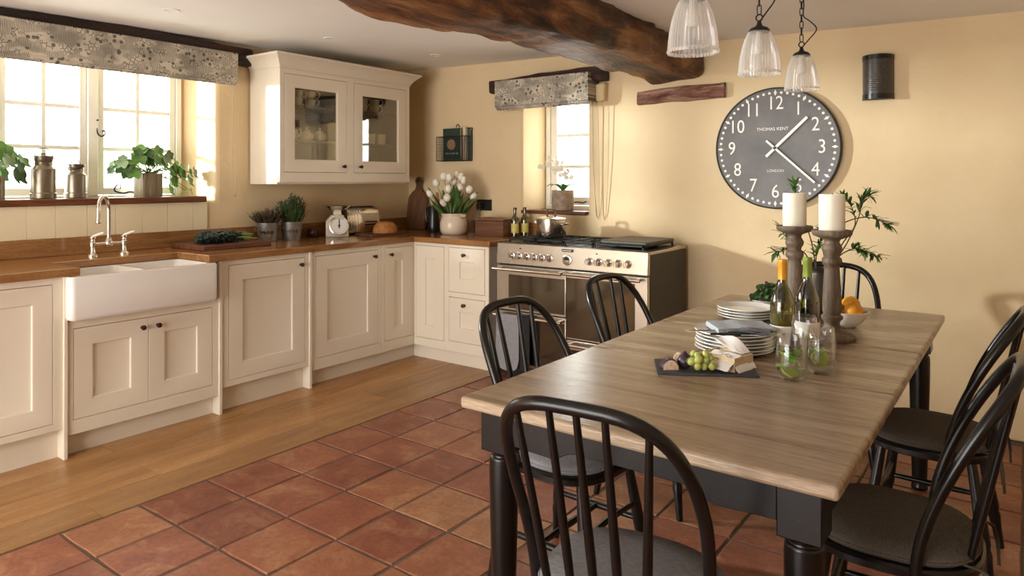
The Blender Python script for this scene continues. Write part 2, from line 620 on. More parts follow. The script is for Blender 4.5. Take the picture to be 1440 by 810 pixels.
def text_obj(name, s, size, mat, parent, loc, rot=(0, 0, 0), extrude=0.0008, sx=1.0, bold=0.0):
    cu = bpy.data.curves.new('txt', 'FONT')
    cu.body = s
    cu.size = size
    cu.extrude = extrude
    cu.offset = bold
    cu.align_x = 'CENTER'
    cu.align_y = 'CENTER'
    cu.resolution_u = 3
    ob = bpy.data.objects.new('txt', cu)
    COL.objects.link(ob)
    dg = bpy.context.evaluated_depsgraph_get()
    me = bpy.data.meshes.new_from_object(ob.evaluated_get(dg))
    bpy.data.objects.remove(ob)
    me.name = name
    me.materials.clear()
    me.materials.append(M[mat])
    o = bpy.data.objects.new(name, me)
    COL.objects.link(o)
    o.parent = parent
    o.location = loc
    o.rotation_euler = rot
    o.scale = (sx, 1, 1)
    return o


def nz(x, y, z, s=1.0):
    return mnoise.noise(Vector((x * s, y * s, z * s)))


# ------------------------------------------------------------------ the room shell
LW, BW = -4.44, 4.48          # inner faces of the left (sink) wall and the back (clock) wall
RW, FW = 2.3, -2.4            # right wall, end behind the camera
WT = 0.95                     # outer depth is only seen in the window reveals


def ceil_z(x, y):
    return 2.167 - 0.0217 * x + 0.0146 * y


def wall_hole(axis, plane, out, a0, a1, z1, hin, hout):
    """wall slab with one splayed opening. axis: 'X' wall lies in a plane of constant x"""
    m = MB()

    def p(a, d, z):
        return (d, a, z) if axis == 'X' else (a, d, z)

    def ring(d, h):
        A0, A1, Z0, Z1 = h
        o = [p(a0, d, 0), p(a1, d, 0), p(a1, d, z1), p(a0, d, z1)]
        i = [p(A0, d, Z0), p(A1, d, Z0), p(A1, d, Z1), p(A0, d, Z1)]
        return o + i
    vs = ring(plane, hin) + ring(out, hout)
    fs = []
    for k in range(4):
        k2 = (k + 1) % 4
        fs.append((k, k2, 4 + k2, 4 + k))
        fs.append((8 + k, 8 + k2, 12 + k2, 12 + k))
        fs.append((4 + k, 4 + k2, 12 + k2, 12 + k))
        fs.append((k, k2, 8 + k2, 8 + k))
    m.add(vs, fs)
    return m


o = wall_hole('X', LW, LW - 0.42, FW, BW + 0.4, 2.5, (0.78, 2.645, 1.215, 2.16), (0.87, 2.535, 1.215, 2.10)).build('wall_left', 'wall', bevel=0.022, segs=3)
struct(o, 'warm cream plaster wall with the wide sink window', 'wall')
o = wall_hole('Y', BW, BW + 0.42, LW - 0.4, RW + 0.3, 2.5, (-3.20, -2.605, 1.10, 2.10), (-3.19, -2.62, 1.10, 2.06)).build('wall_back', 'wall', bevel=0.022, segs=3)
struct(o, 'warm cream plaster wall behind the range cooker and clock', 'wall')
struct(MB().box(RW, RW + 0.2, FW, BW, 0, 2.5).build('wall_right', 'wall'), 'plain cream plaster side wall', 'wall')
m = MB()
m.box(LW, -3.9, FW - 0.2, FW, 0, 2.5).box(-.7, RW, FW - 0.2, FW, 0, 2.5).box(-3.9, -.7, FW - 0.2, FW, 2.12, 2.5)
struct(m.build('wall_front', 'wall'), 'cream plaster wall with a wide opening added for fill light', 'wall')  # unseen opening, invented to let fill light in
m = MB()
X0, X1, Y0, Y1 = LW - 0.3, RW + 0.2, FW - 0.2, BW + 0.3
vs = [(x, y, ceil_z(x, y) + dz) for dz in (0, 0.2) for x, y in ((X0, Y0), (X1, Y0), (X1, Y1), (X0, Y1))]
m.add(vs, [(0, 3, 2, 1), (4, 5, 6, 7), (0, 1, 5, 4), (1, 2, 6, 5), (2, 3, 7, 6), (3, 0, 4, 7)])
struct(m.build('ceiling', 'ceil'), 'off-white low plaster ceiling', 'ceiling')

# floor: grout bed, terracotta tiles, oak boards
floor = MB().box(LW - 0.3, RW + 0.2, FW - 0.2, BW + 0.3, -0.12, -0.004).build('floor', 'grout')
struct(floor, 'terracotta tiled floor with an oak board strip along the cabinets', 'floor')
TP = 0.2985
tm = []
for k in range(6):
    rr = random.Random(k)
    m = MB()
    h = TP / 2 - 0.0062
    nn = 16
    ring = []
    for j in range(nn):
        s = j / nn * 4
        e, q = int(s), s - int(s)
        c = [(-h, -h), (h, -h), (h, h), (-h, h)]
        x = c[e][0] + (c[(e + 1) % 4][0] - c[e][0]) * q
        y = c[e][1] + (c[(e + 1) % 4][1] - c[e][1]) * q
        ring.append((x + rr.uniform(-.0022, .0022), y + rr.uniform(-.0022, .0022)))
    lo = [(x, y, -0.02) for x, y in ring]
    mid = [(x, y, -0.003) for x, y in ring]
    top = [(x * .975, y * .975, 0.0) for x, y in ring]
    m.loft([lo, mid, top])
    tm.append(m.mesh('tile', 'tile', 30))
rt = random.Random(3)
far = MB()
for i in range(18):
    for j in range(-9, 11):
        cx, cy = -3.0 + TP * (i + .5), 1.437 + TP * (j + .5)
        if cx > RW or cy > BW or cy < FW:
            continue
        near = cx < 1.35 and cy > 0.25
        dz, rot = rt.uniform(-.0012, .0012), rt.choice((0, PI / 2, PI, -PI / 2)) + rt.uniform(-.006, .006)
        if near:
            place(rt.choice(tm), 'tile', floor, (cx + rt.uniform(-.0015, .0015), cy + rt.uniform(-.0015, .0015), dz), (rt.uniform(-.003, .003), rt.uniform(-.003, .003), rot))
        else:
            far.box(cx - .143, cx + .143, cy - .143, cy + .143, -0.02, 0)
o = far.build('tile_field', 'tile', floor)
o['kind'] = 'stuff'
pw = [(-3.862, -3.665), (-3.665, -3.44), (-3.44, -3.225), (-3.225, -3.006)]
for k, (xa, xb) in enumerate(pw):
    ys = [-2.4, [0.2, -.7, .5, -.2][k], [1.64, 1.0, 1.64, 1.30][k], [2.36, 2.75, 3.05, 2.5][k], 3.925]
    for ya, yb in zip(ys[:-1], ys[1:]):
        MB().box(xa + .0007, xb - .0007, ya + .0007, yb - .0007, -0.02, 0.0005).build('floor_board', 'plank', floor, bevel=0.001, segs=1)

# ------------------------------------------------------------------ windows


def window(name, axis, label, frame_d, lights, z0, z1, sash, cols, rows, jamb=0.035, mirror=1):
    """axis 'X': in the left wall; lights = (a0, a1) extents of each casement"""
    w = thing(name, label, 'window')
    w['kind'] = 'structure'

    def B(m, a0, a1, d0, d1, za, zb):
        if axis == 'X':
            m.box(frame_d + d0, frame_d + d1, a0, a1, za, zb)
        else:
            m.box(a0, a1, frame_d - d1, frame_d - d0, za, zb)
    A0, A1 = lights[0][0] - jamb, lights[-1][1] + jamb
    m = MB()
    B(m, A0, A1, -.05, .035, z0 - jamb, z0)
    B(m, A0, A1, -.05, .035, z1, z1 + jamb)
    B(m, A0, lights[0][0], -.05, .035, z0, z1)
    B(m, lights[-1][1], A1, -.05, .035, z0, z1)
    for (p0, p1), (q0, q1) in zip(lights[:-1], lights[1:]):
        B(m, p1, q0, -.05, .04, z0, z1)
    m.build('frame', 'white_frame', w, bevel=.004)
    for a0, a1 in lights:
        c = MB()
        g = .003
        B(c, a0 + g, a1 - g, -.02, .022, z0 + g, z0 + sash * 1.15)
        B(c, a0 + g, a1 - g, -.02, .022, z1 - sash, z1 - g)
        B(c, a0 + g, a0 + sash, -.02, .022, z0 + sash, z1 - sash)
        B(c, a1 - sash, a1 - g, -.02, .022, z0 + sash, z1 - sash)
        co = c.build('casement', 'white_frame', w, bevel=.003)
        i0, i1, j0, j1 = a0 + sash, a1 - sash, z0 + sash, z1 - sash
        bw = .0125
        for k in range(1, cols):
            a = i0 + (i1 - i0) * k / cols
            b = MB()
            B(b, a - bw, a + bw, -.012, .018, j0, j1)
            b.build('glazing_bar', 'white_frame', co, bevel=.003)
        for k in range(1, rows):
            z = j0 + (j1 - j0) * k / rows
            b = MB()
            B(b, i0, i1, -.011, .016, z - bw, z + bw)
            b.build('glazing_bar', 'white_frame', co, bevel=.003)
        for r in range(rows):
            for q in range(cols):
                b = MB()
                B(b, i0 + (i1 - i0) * q / cols + bw * .5, i0 + (i1 - i0) * (q + 1) / cols - bw * .5, -.002, .002, j0 + (j1 - j0) * r / rows + bw * .5, j0 + (j1 - j0) * (r + 1) / rows - bw * .5)
                b.build('pane', 'glass', co, smooth=None)
    return w


WX = -4.745
win1 = window('window_1', 'X', 'white multi-pane casement window above the sink', WX, [(0.93, 1.425), (1.472, 1.945), (2.005, 2.51)], 1.262, 2.105, 0.042, 2, 3)
# curled iron latch and stay on the casement
m = MB()
m.box(WX + .022, WX + .03, 1.993, 2.003, 1.66, 1.78)
m.tube(smoothpath([(WX + .034, 1.998, 1.70), (WX + .04, 2.0, 1.655), (WX + .04, 2.022, 1.635), (WX + .04, 2.045, 1.65), (WX + .04, 2.04, 1.672), (WX + .04, 2.027, 1.664)]), .0045, 6)
m.cyl((WX + .022, 1.998, 1.735), (WX + .05, 1.998, 1.735), .005, n=8)
m.build('latch', 'iron', win1)
m = MB()
m.tube(smoothpath([(WX + .04, 2.12, 1.33), (WX + .04, 2.10, 1.305), (WX + .04, 2.11, 1.285), (WX + .04, 2.16, 1.275), (WX + .04, 2.2, 1.283), (WX + .04, 2.26, 1.272), (WX + .04, 2.33, 1.275)]), .005, 6)
m.tube(smoothpath([(WX + .04, 2.12, 1.33), (WX + .04, 2.14, 1.325), (WX + .04, 2.135, 1.305)]), .004, 6)
m.build('stay', 'iron', win1)
win2 = window('window_2', 'Y', 'small white casement window beside the range', 4.83, [(-3.145, -2.655)], 1.155, 2.03, 0.06, 1, 3, jamb=.04)
MB().tube(smoothpath([(-2.80, 4.79, 1.19), (-2.83, 4.785, 1.18), (-2.88, 4.785, 1.185), (-2.92, 4.785, 1.178)]), .005, 6).build('stay', 'iron', win2)
# sloping stone outside each window
o = MB().box(LW - .75, LW - .40, 0.7, 2.75, 1.02, 1.225).build('outer_sill', 'stone_out', bevel=.01)
tag(struct(o), 'pale stone ledge outside the sink window', 'ledge')
o = MB().box(-3.3, -2.5, BW + .40, BW + .72, 0.95, 1.105).build('outer_sill', 'stone_out', bevel=.01)
tag(struct(o), 'pale stone ledge outside the small window', 'ledge')

# dark oak sills and boarding
o = MB().box(-4.70, LW + .035, 0.80, 2.555, 1.214, 1.252).build('trim_1', 'sill', bevel=.005)
struct(o, 'dark oak window sill above the sink', 'sill')
o = MB().box(-3.198, -2.615, BW - .02, 4.79, 1.098, 1.125).build('trim_2', 'sill_x', bevel=.005)
struct(o, 'dark oak sill of the small window', 'sill')
pan = thing('wall_panelling', 'cream painted boarding between worktop upstand and window sill', 'panelling', (LW, 0, 1.03))
pan['kind'] = 'structure'
ys = [0.74, .895, 1.05, 1.205, 1.36, 1.517, 1.66, 1.825, 1.985, 2.142, 2.30, 2.472, 2.57]
for a, b in zip(ys[:-1], ys[1:]):
    MB().box(.0, .014, a + .0003, b - .0003, 0, .184).build('board', 'cream_wall', pan, bevel=.0022, segs=1)

# ------------------------------------------------------------------ beams


def rough_beam(name, mat, label, ax, a0, a1, c0, c1, z0, z1, steps, seed, amp, cat='beam', bend=None, ntop=6):
    """hand-hewn timber: lofted along axis ax with noisy section"""
    m = MB()
    rings = []
    n = 20
    for i in range(steps + 1):
        t = i / steps
        a = a0 + (a1 - a0) * t
        off = bend(a) if bend else (0, 0, 0)
        cc, hw = (c0 + c1) / 2 + off[0], (c1 - c0) / 2 * (1 + off[2])
        zc, hz = (z0 + z1) / 2 + off[1], (z1 - z0) / 2
        ring = []
        for j in range(n):
            th = 2 * PI * j / n
            ce, se = math.cos(th), math.sin(th)
            px = cc + hw * math.copysign(abs(ce) ** .42, ce)
            pz = zc + hz * math.copysign(abs(se) ** .42, se)
            d = amp * (nz(a * 3 + seed, px * 5, pz * 5) + .6 * nz(a * 9 + seed, px * 12, pz * 12))
            px += d * ce
            pz += d * se * .8
            ring.append((px, a, pz) if ax == 'Y' else (a, px, pz))
        rings.append(ring)
    m.loft(rings)
    o = m.build(name, mat, smooth=55)
    return tag(o, label, cat)


def bend_main(y):
    # the beam is gently crooked
    ks = [(-3, 0), (1.2, -.10), (1.85, -.05), (2.4, .0), (2.9, .06), (3.5, .02), (4.0, .0), (4.5, .06)]
    for (a, p), (b, q) in zip(ks[:-1], ks[1:]):
        if a <= y <= b:
            f = (y - a) / (b - a)
            dx = p + (q - p) * (3 * f * f - 2 * f ** 3)
    dz = .014 * math.sin(y * 1.7 + .6) - .03 * max(0, (y - 3.6))
    return (dx, dz, .06 * math.sin(y * 2.2))


rough_beam('ceiling_beam', 'beam', 'huge crooked hand-hewn oak beam crossing under the ceiling', 'Y', FW + .02, BW - .01, -2.165, -1.765, 2.04, 2.31, 220, 2, .034, bend=bend_main)
rough_beam('wall_timber', 'stub', 'short reddish timber stub set in wall above clock', 'X', -2.19, -1.575, BW - .05, BW + .03, 1.885, 1.985, 40, 8, .014, 'timber', bend=lambda a: (0, .02 * (a + 1.9), .1 * math.sin(a * 9)))
rough_beam('window_lintel', 'lintel', 'long dark oak lintel above the sink window blind', 'Y', 0.3, 2.87, LW - .05, LW + .075, 2.165, 2.285, 70, 21, .018, 'lintel', bend=lambda a: (0, .012 * math.sin(a * 4), 0))
rough_beam('window_lintel', 'lintel_x', 'short dark oak lintel above the small window blind', 'X', -3.435, -2.425, BW - .13, BW - .005, 2.055, 2.16, 40, 31, .014, 'lintel', bend=lambda a: (0, .014 * math.sin((a + 3) * 2.6), 0))
o = MB().prism([(-2.52, 2.05), (-2.435, 2.06), (-2.442, 1.93), (-2.51, 1.925)], BW - .06, BW + .01, 'Y').build('trim_3', 'wall', bevel=.012)
struct(o, 'plaster corner block under the short lintel', 'trim')

# ------------------------------------------------------------------ recessed downlights
for x, y in ((-3.72, 1.95), (-3.69, 3.0), (-3.6, 3.92)):
    t = thing('ceiling_downlight', 'small round recessed downlight in the kitchen ceiling', 'downlight', (x, y, ceil_z(x, y)), group='recessed downlights')
    MB().lathe([(.046, -.004), (.046, .0), (.032, .0), (.032, -.003)], 28, cap0=False, cap1=False).lathe([(.046, -.004), (.032, -.003)], 28, cap0=False, cap1=False).build('bezel', 'ceil', t)
    MB().lathe([(.030, -.0015), (.001, -.0015)], 20, cap0=False, cap1=False).build('lens', 'dial', t)

# ------------------------------------------------------------------ blinds


def blind(label, mat, axis, a0, a1, front, back, z0, z1):
    t = thing('roman_blind', label, 'blind')
    m = MB()
    prof = [(back, z1), (front - .004, z1), (front, z1 - .005), (front, z1 - .35 * (z1 - z0)), (front - .003, z0 + .04), (front + .002, z0 + .008), (front - .006, z0), (back + .012, z0 + .003), (back, z0 + .012)]
    if axis == 'Y':
        na = 28
        rings = []
        for i in range(na + 1):
            a = a0 + (a1 - a0) * i / na
            w = .004 * nz(a * 6, 1, 1)
            rings.append([(x + w, a, z + .004 * nz(a * 3, z * 9, 2)) for x, z in prof])
    else:
        na = 16
        rings = []
        for i in range(na + 1):
            a = a0 + (a1 - a0) * i / na
            rings.append([(a, x + .004 * nz(a * 6, 1, 1), z + .004 * nz(a * 3, z * 9, 2)) for x, z in prof])
    m.loft(rings)
    m.build('cloth', mat, t, smooth=30)
    # two lower folds
    for k, dz in enumerate((.012, .022)):
        f = MB()
        s = 1 if axis == 'Y' else -1
        xx = front + s * (-.012 - .012 * k)
        pr = [(xx, z0 + .02), (xx, z0 - dz), (xx - s * .006, z0 - dz - .003), (xx - s * .009, z0 + .02)]
        f.loft([[(x, a, z) if axis == 'Y' else (a, x, z) for x, z in pr] for a in (a0 + .003, a1 - .003)])
        f.build('fold', mat, t)
    return t


b1 = blind('wide grey garden-print roman blind over the sink window', 'blind_y', 'Y', 0.62, 2.742, LW + .10, LW + .015, 2.03, 2.225)
m = MB()
m.tube(smoothpath([(LW + .05, 2.735, 2.03), (LW + .05, 2.732, 1.7), (LW + .05, 2.733, 1.28), (LW + .05, 2.745, 1.262), (LW + .05, 2.757, 1.28), (LW + .05, 2.758, 1.7), (LW + .05, 2.756, 2.03)], 5), .0022, 6)
m.sph((LW + .05, 2.745, 1.255), .008, 8, 6)
m.build('pull_chain', 'cord', b1)
b2 = blind('small grey garden-print roman blind beside the range', 'blind_x', 'X', -3.34, -2.505, BW - .17, BW - .02, 1.925, 2.125)
m = MB()
m.tube(smoothpath([(-2.53, BW - .06, 1.93), (-2.527, BW - .05, 1.5), (-2.515, BW - .04, 1.13), (-2.497, BW - .04, 1.1), (-2.475, BW - .04, 1.15), (-2.452, BW - .05, 1.5), (-2.447, BW - .06, 1.93)], 5), .003, 6)
m.build('pull_chain', 'cord', b2)
m = MB()
m.tube(smoothpath([(-2.535, BW - .06, 1.93), (-2.535, BW - .05, 1.5), (-2.51, BW - .035, 1.12), (-2.49, BW - .035, 1.12), (-2.485, BW - .05, 1.5), (-2.49, BW - .06, 1.93)], 5), .0022, 6)
m.build('pull_chain', 'cord', b2)


# ------------------------------------------------------------------ fitted cabinets
# local frame: x along the unit, y = 0 at the face frame and + towards the wall, z up
KNOB = MB().lathe([(.0085, 0), (.0085, .002), (.005, .005), (.0045, .012), (.010, .016), (.0135, .021), (.0125, .027), (.007, .031), (.001, .032)], 16)
for i, p in enumerate(KNOB.v):
    KNOB.v[i] = Vector((p.x, -p.z, p.y))
KNOB_ME = KNOB.mesh('knob', 'bronze')


def door_mesh(x0, x1, z0, z1, st, glazed=False, depth=.022, rec=.013, ch=.016, y=0.0, st_z=None):
    """panelled or glazed door front; st = stile width"""
    m = MB()
    sz = st_z or st
    sx = min(st, (x1 - x0) * .4)

    def R(i, j, yy):
        return [(x0 + i, yy, z0 + j), (x1 - i, yy, z0 + j), (x1 - i, yy, z1 - j), (x0 + i, yy, z1 - j)]
    rings = [R(0, 0, y + depth), R(0, 0, y + .001), R(.001, .001, y), R(sx, sz, y), R(sx + ch * .35, sz + ch * .35, y + rec * .25), R(sx + ch * .5, sz + ch * .5, y + rec * .8), R(sx + ch, sz + ch, y + rec)]
    if glazed:
        rings.append(R(sx + ch, sz + ch, y + depth))
        m.loft(rings, False, False)
        # back ring
        m.add(R(0, 0, y + depth) + R(sx + ch, sz + ch, y + depth), [(k, (k + 1) % 4, 4 + (k + 1) % 4, 4 + k) for k in range(4)])
    else:
        m.loft(rings, True, True)
    return m


def face_frame(x0, x1, z0, z1, holes, y0=0.0, y1=.022):
    """flat frame with rectangular holes (as a list of non-overlapping rectangles sorted by caller)"""
    m = MB()
    xs = sorted({x0, x1} | {h[0] for h in holes} | {h[1] for h in holes})
    zs = sorted({z0, z1} | {h[2] for h in holes} | {h[3] for h in holes})
    for a, b in zip(xs[:-1], xs[1:]):
        for c, d in zip(zs[:-1], zs[1:]):
            mx, mz = (a + b) / 2, (c + d) / 2
            if any(h[0] < mx < h[1] and h[2] < mz < h[3] for h in holes):
                continue
            m.box(a, b, y0, y1, c, d)
    # weld: remove shared inner faces
    return m


def weld(o):
    bm = bmesh.new()
    bm.from_mesh(o.data)
    bmesh.ops.remove_doubles(bm, verts=bm.verts, dist=1e-5)
    seen = {}
    for f in bm.faces:
        seen.setdefault(frozenset(v.index for v in f.verts), []).append(f)
    bmesh.ops.delete(bm, geom=[f for fs in seen.values() if len(fs) > 1 for f in fs], context='FACES')
    bmesh.ops.dissolve_limit(bm, angle_limit=.01, verts=bm.verts, edges=bm.edges)
    bm.to_mesh(o.data)
    bm.free()


def base_unit(label, loc, rz, w, zbot, ztop, doors, pil=(), depth=.58, plinth=True, plinth_x=None):
    """doors: (kind, x0, x1, z0, z1, stile, knob_x, knob_z)"""
    t = thing('base_cabinet', label, 'cabinet', loc, rz, 'fitted base cabinets')
    g = .0025
    holes = [(d[1] - g, d[2] + g, d[3] - g, d[4] + g) for d in doors]
    ff = face_frame(0, w, zbot, ztop, holes).build('face_frame', 'cream', t, bevel=.0016, segs=1)
    weld(ff)
    m = MB().box(.004, w - .004, .026, depth, zbot + .004, ztop)
    m.build('carcass', 'cream', t)
    if plinth:
        px = plinth_x or (0, w)
        MB().box(px[0], px[1], .062, .08, 0, zbot + .01).build('plinth', 'cream', t)
    for kind, x0, x1, z0, z1, st, kx, kz in doors:
        d = door_mesh(x0, x1, z0, z1, st, y=-.0005).build(kind, 'cream', t)
        if kx is not None:
            k = place(KNOB_ME, 'knob', d, (kx, 0, kz))
            k['label'] = 'small dark bronze knob'
    for a, b, zt in pil:
        MB().box(a, b, -.012, .064, 0, zt).build('pilaster', 'cream', t, bevel=.002, segs=1)
    return t


ZT = 0.89
FX, FY = -3.77, 3.86
# left run: local x = world Y
base_unit('cream cabinet with one panelled door left of the sink', (FX, .86, 0), 90, .585, .150, ZT,
          [('door', .035, .54, .187, .855, .079, None, None)], pil=[(.585, .603, ZT)])
base_unit('cream two-door cabinet under the white sink', (FX, 1.465, 0), 90, .79, .110, .668,
          [('door', .029, .390, .183, .627, .084, .357, .581), ('door', .392, .753, .183, .627, .084, .439, .581)])
base_unit('cream cabinet with wide panelled door right of the sink', (FX, 2.275, 0), 90, .612, .148, ZT,
          [('door', .048, .582, .186, .857, .088, .549, .815)], pil=[(-.019, -.001, ZT), (.613, .632, ZT)])
base_unit('cream cabinet with wide panelled door under kitchen scale', (FX, 2.908, 0), 90, .614, .108, ZT,
          [('door', .039, .585, .186, .855, .090, .546, .812)])
base_unit('cream narrow-door cabinet in the worktop corner', (FX, 3.523, 0), 90, .337, .108, ZT,
          [('door', .038, .315, .184, .860, .093, .091, .812)], plinth_x=(0, .40))
base_unit('cream fixed-panel corner cabinet under the tulips', (FX, FY, 0), 0, .321, .108, ZT,
          [('door_panel', .022, .303, .172, .864, .088, None, None)], plinth_x=(-.06, .321))
base_unit('cream cabinet with two drawers beside the range', (FX + .321, FY, 0), 0, .405, .108, ZT,
          [('drawer', .033, .367, .545, .866, .094, .183, .817), ('drawer', .033, .367, .186, .503, .094, .183, .455)])

# ------------------------------------------------------------------ worktop (one L), cut out round the sink
WZ0, WZ1 = .89, .930
wt = thing('worktop', 'L-shaped oak worktop along the window and range walls', 'worktop', (0, 0, WZ1))
fx, fy = FX + .022, FY - .022
m = MB()
poly = [(LW + .001, .70), (fx, .70), (fx, 1.515), (-4.085, 1.515), (-4.085, 2.185), (fx, 2.185), (fx, fy + .001), (LW + .001, fy + .001)]
m.prism(poly, WZ0 - WZ1, 0)
m.build('top', 'worktop', wt, bevel=.004)
MB().box(LW + .001, -3.022, fy, BW - .001, WZ0 - WZ1, 0).build('top', 'worktop_x', wt, bevel=.004)
o = MB().box(LW + .001, LW + .021, .70, BW - .022, WZ1, WZ1 + .10).build('worktop_upstand', 'worktop', bevel=.003)
tag(o, 'oak upstand board behind the sink tap and herb pots', 'upstand')
o = MB().box(LW + .001, -3.022, BW - .021, BW - .001, WZ1, WZ1 + .10).build('worktop_upstand', 'worktop_x', bevel=.003)
tag(o, 'oak upstand board behind the tulips and oil bottles', 'upstand')

# ------------------------------------------------------------------ sink and tap
sk = thing('kitchen_sink', 'white double-bowl fireclay farmhouse sink under the tap', 'sink', (-3.885, 1.834, .672))
m = MB()
x0, x1, y0, y1, h = -.235, .185, -.382, .382, .217
bowls = [(-.185, .150, -.345, -.012), (-.185, .150, .012, .345)]
holes = bowls


def rr(x0, x1, y0, y1, r, z, n=5):
    pts = []
    for cx, cy, a0 in ((x1 - r, y1 - r, 0), (x0 + r, y1 - r, 90), (x0 + r, y0 + r, 180), (x1 - r, y0 + r, 270)):
        for k in range(n + 1):
            a = math.radians(a0 + 90 * k / n)
            pts.append((cx + r * math.cos(a), cy + r * math.sin(a), z))
    return pts


m.loft([rr(x0 + .02, x1 - .02, y0 + .02, y1 - .02, .02, 0), rr(x0 + .005, x1 - .006, y0 + .006, y1 - .006, .024, .006), rr(x0, x1, y0, y1, .026, .022), rr(x0, x1, y0, y1, .026, h - .008), rr(x0 + .005, x1 - .007, y0 + .006, y1 - .006, .024, h)], True, False)
top_o = rr(x0 + .005, x1 - .007, y0 + .006, y1 - .006, .024, h)
so = m.build('body', 'ceramic', sk, smooth=50)
# rim with two bowls
bm = bmesh.new()
vo = [bm.verts.new(p) for p in top_o]
eds = [bm.edges.new((vo[i], vo[(i + 1) % len(vo)])) for i in range(len(vo))]
bvs = []
for b in bowls:
    r = rr(*b, .03, h - (.0 if b[2] < 0 else 0.0))
    vv = [bm.verts.new(p) for p in r]
    bvs.append(vv)
    eds += [bm.edges.new((vv[i], vv[(i + 1) % len(vv)])) for i in range(len(vv))]
bmesh.ops.triangle_fill(bm, use_beauty=True, edges=eds)
me = bpy.data.meshes.new('rim')
bm.to_mesh(me)
bm.free()
me.materials.append(M['ceramic'])
ro = bpy.data.objects.new('rim', me)
COL.objects.link(ro)
ro.parent = sk
for b in bowls:
    m = MB()
    b0, b1, c0, c1 = b
    m.loft([rr(b0, b1, c0, c1, .03, h), rr(b0 + .004, b1 - .004, c0 + .004, c1 - .004, .03, h - .006), rr(b0 + .008, b1 - .008, c0 + .008, c1 - .008, .03, .06), rr(b0 + .03, b1 - .03, c0 + .03, c1 - .03, .02, .04)], False, True)
    bo = m.build('bowl', 'ceramic', sk, smooth=60)
    MB().lathe([(.03, .042), (.03, .044), (.012, .0425)], 16, ((b0 + b1) / 2, (c0 + c1) / 2, 0), False, True).build('drain', 'chrome', bo)

tp = thing('bridge_tap', 'polished chrome bridge tap with white lever handles', 'tap', (-4.24, 1.862, WZ1))
m = MB()
for s in (-1, 1):
    m.lathe([(.027, 0), (.027, .006), (.018, .012), (.013, .022), (.012, .05), (.017, .055), (.017, .075), (.013, .08), (.012, .095), (.016, .1), (.014, .108), (.006, .114)], 16, (0, s * .085, 0))
m.cyl((0, -.085, .066), (0, .085, .066), .0095, n=12)
m.lathe([(.017, .050), (.021, .056), (.021, .078), (.016, .086), (.012, .1)], 16)
m.build('bridge_body', 'chrome', tp)
m = MB()
SX, SY = .072, -.086
m.tube([(0, 0, .09), (0, 0, .26)] + [(SX * (1 - math.cos(a)) / 2, SY * (1 - math.cos(a)) / 2, .26 + .075 * math.sin(a)) for a in [PI * k / 12 for k in range(1, 12)]] + [(SX, SY, .235), (SX, SY, .19)], .0105, 12)
m.lathe([(.0125, .185), (.0135, .19), (.0135, .205), (.011, .21)], 14, (SX, SY, 0))
m.build('spout', 'chrome', tp)
for s in (-1, 1):
    hmb = MB()
    hmb.cyl((0, s * .085, .11), (.006, s * .085 + .012, .117), .007, n=8)
    hmb.tube([(.004, s * .085 + .008, .114), (.016, s * .085 + .024, .122), (.03, s * .085 + .044, .131)], [.006, .0085, .006], 10)
    hmb.build('lever', 'white_lever', tp)['label'] = 'white porcelain lever'
    MB().cyl((-.018, s * .085 - .0, .066), (.0, s * .085, .066), .011, n=10).build('cap', 'chrome', tp)

# ------------------------------------------------------------------ glazed wall cabinet
wc = thing('wall_cabinet', 'cream glazed wall cabinet with cornice above the worktop', 'cabinet', (-4.08, 2.889, 1.343), 90)
W, HC, D = 1.236, .782, .345      # local x along world Y, y towards the wall
doors = [(.037, .579, .072, .744), (.650, 1.196, .072, .744)]
g = .0025
ff = face_frame(0, W, 0, HC, [(a - g, b + g, c - g, d + g) for a, b, c, d in doors]).build('face_frame', 'cream', wc, bevel=.0016, segs=1)
weld(ff)
m = MB()
m.box(0, .02, .022, D, 0, HC).box(W - .02, W, .022, D, 0, HC).box(.02, W - .02, .022, D, 0, .05).box(.02, W - .02, .022, D, HC - .02, HC)
m.box(W / 2 - .012, W / 2 + .012, .022, D, .05, HC - .02)
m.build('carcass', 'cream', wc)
MB().box(.02, W - .02, D - .008, D, .05, HC - .02).build('back_panel', plain('cabinet_inside_shade', '#5d4f43', .6, var=.03), wc)  # dark brown stands in for the low light inside
SHADE_LIN = plain('cabinet_lining_shade', '#5d4f43', .6, var=.03)  # added thin boxes, shade painted over the cream carcass inside
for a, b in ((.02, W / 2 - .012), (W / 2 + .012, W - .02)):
    MB().box(a, a + .003, .024, D - .009, .05, HC - .02).box(b - .003, b, .024, D - .009, .05, HC - .02).box(a + .003, b - .003, .024, D - .009, .05, .053).box(a + .003, b - .003, .024, D - .009, HC - .023, HC - .02).build('shade_lining', SHADE_LIN, wc)
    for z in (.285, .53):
        MB().box(a, b, .05, D - .008, z, z + .014).build('shelf', plain('shelf_shade', '#65574a', .55, var=.02), wc)  # shelf colour darkened to stand in for shade
for (a, b, c, d), kx in zip(doors, (.546, .706)):
    do = door_mesh(a, b, c, d, .082, True, rec=.006, ch=.006, y=-.0005).build('door', 'cream', wc)
    MB().box(a + .08, b - .08, .010, .013, c + .08, d - .08).build('glass_pane', 'cab_glass', do, smooth=None)
    k = place(KNOB_ME, 'knob', do, (kx, 0, .116))
    k['label'] = 'small dark bronze knob'
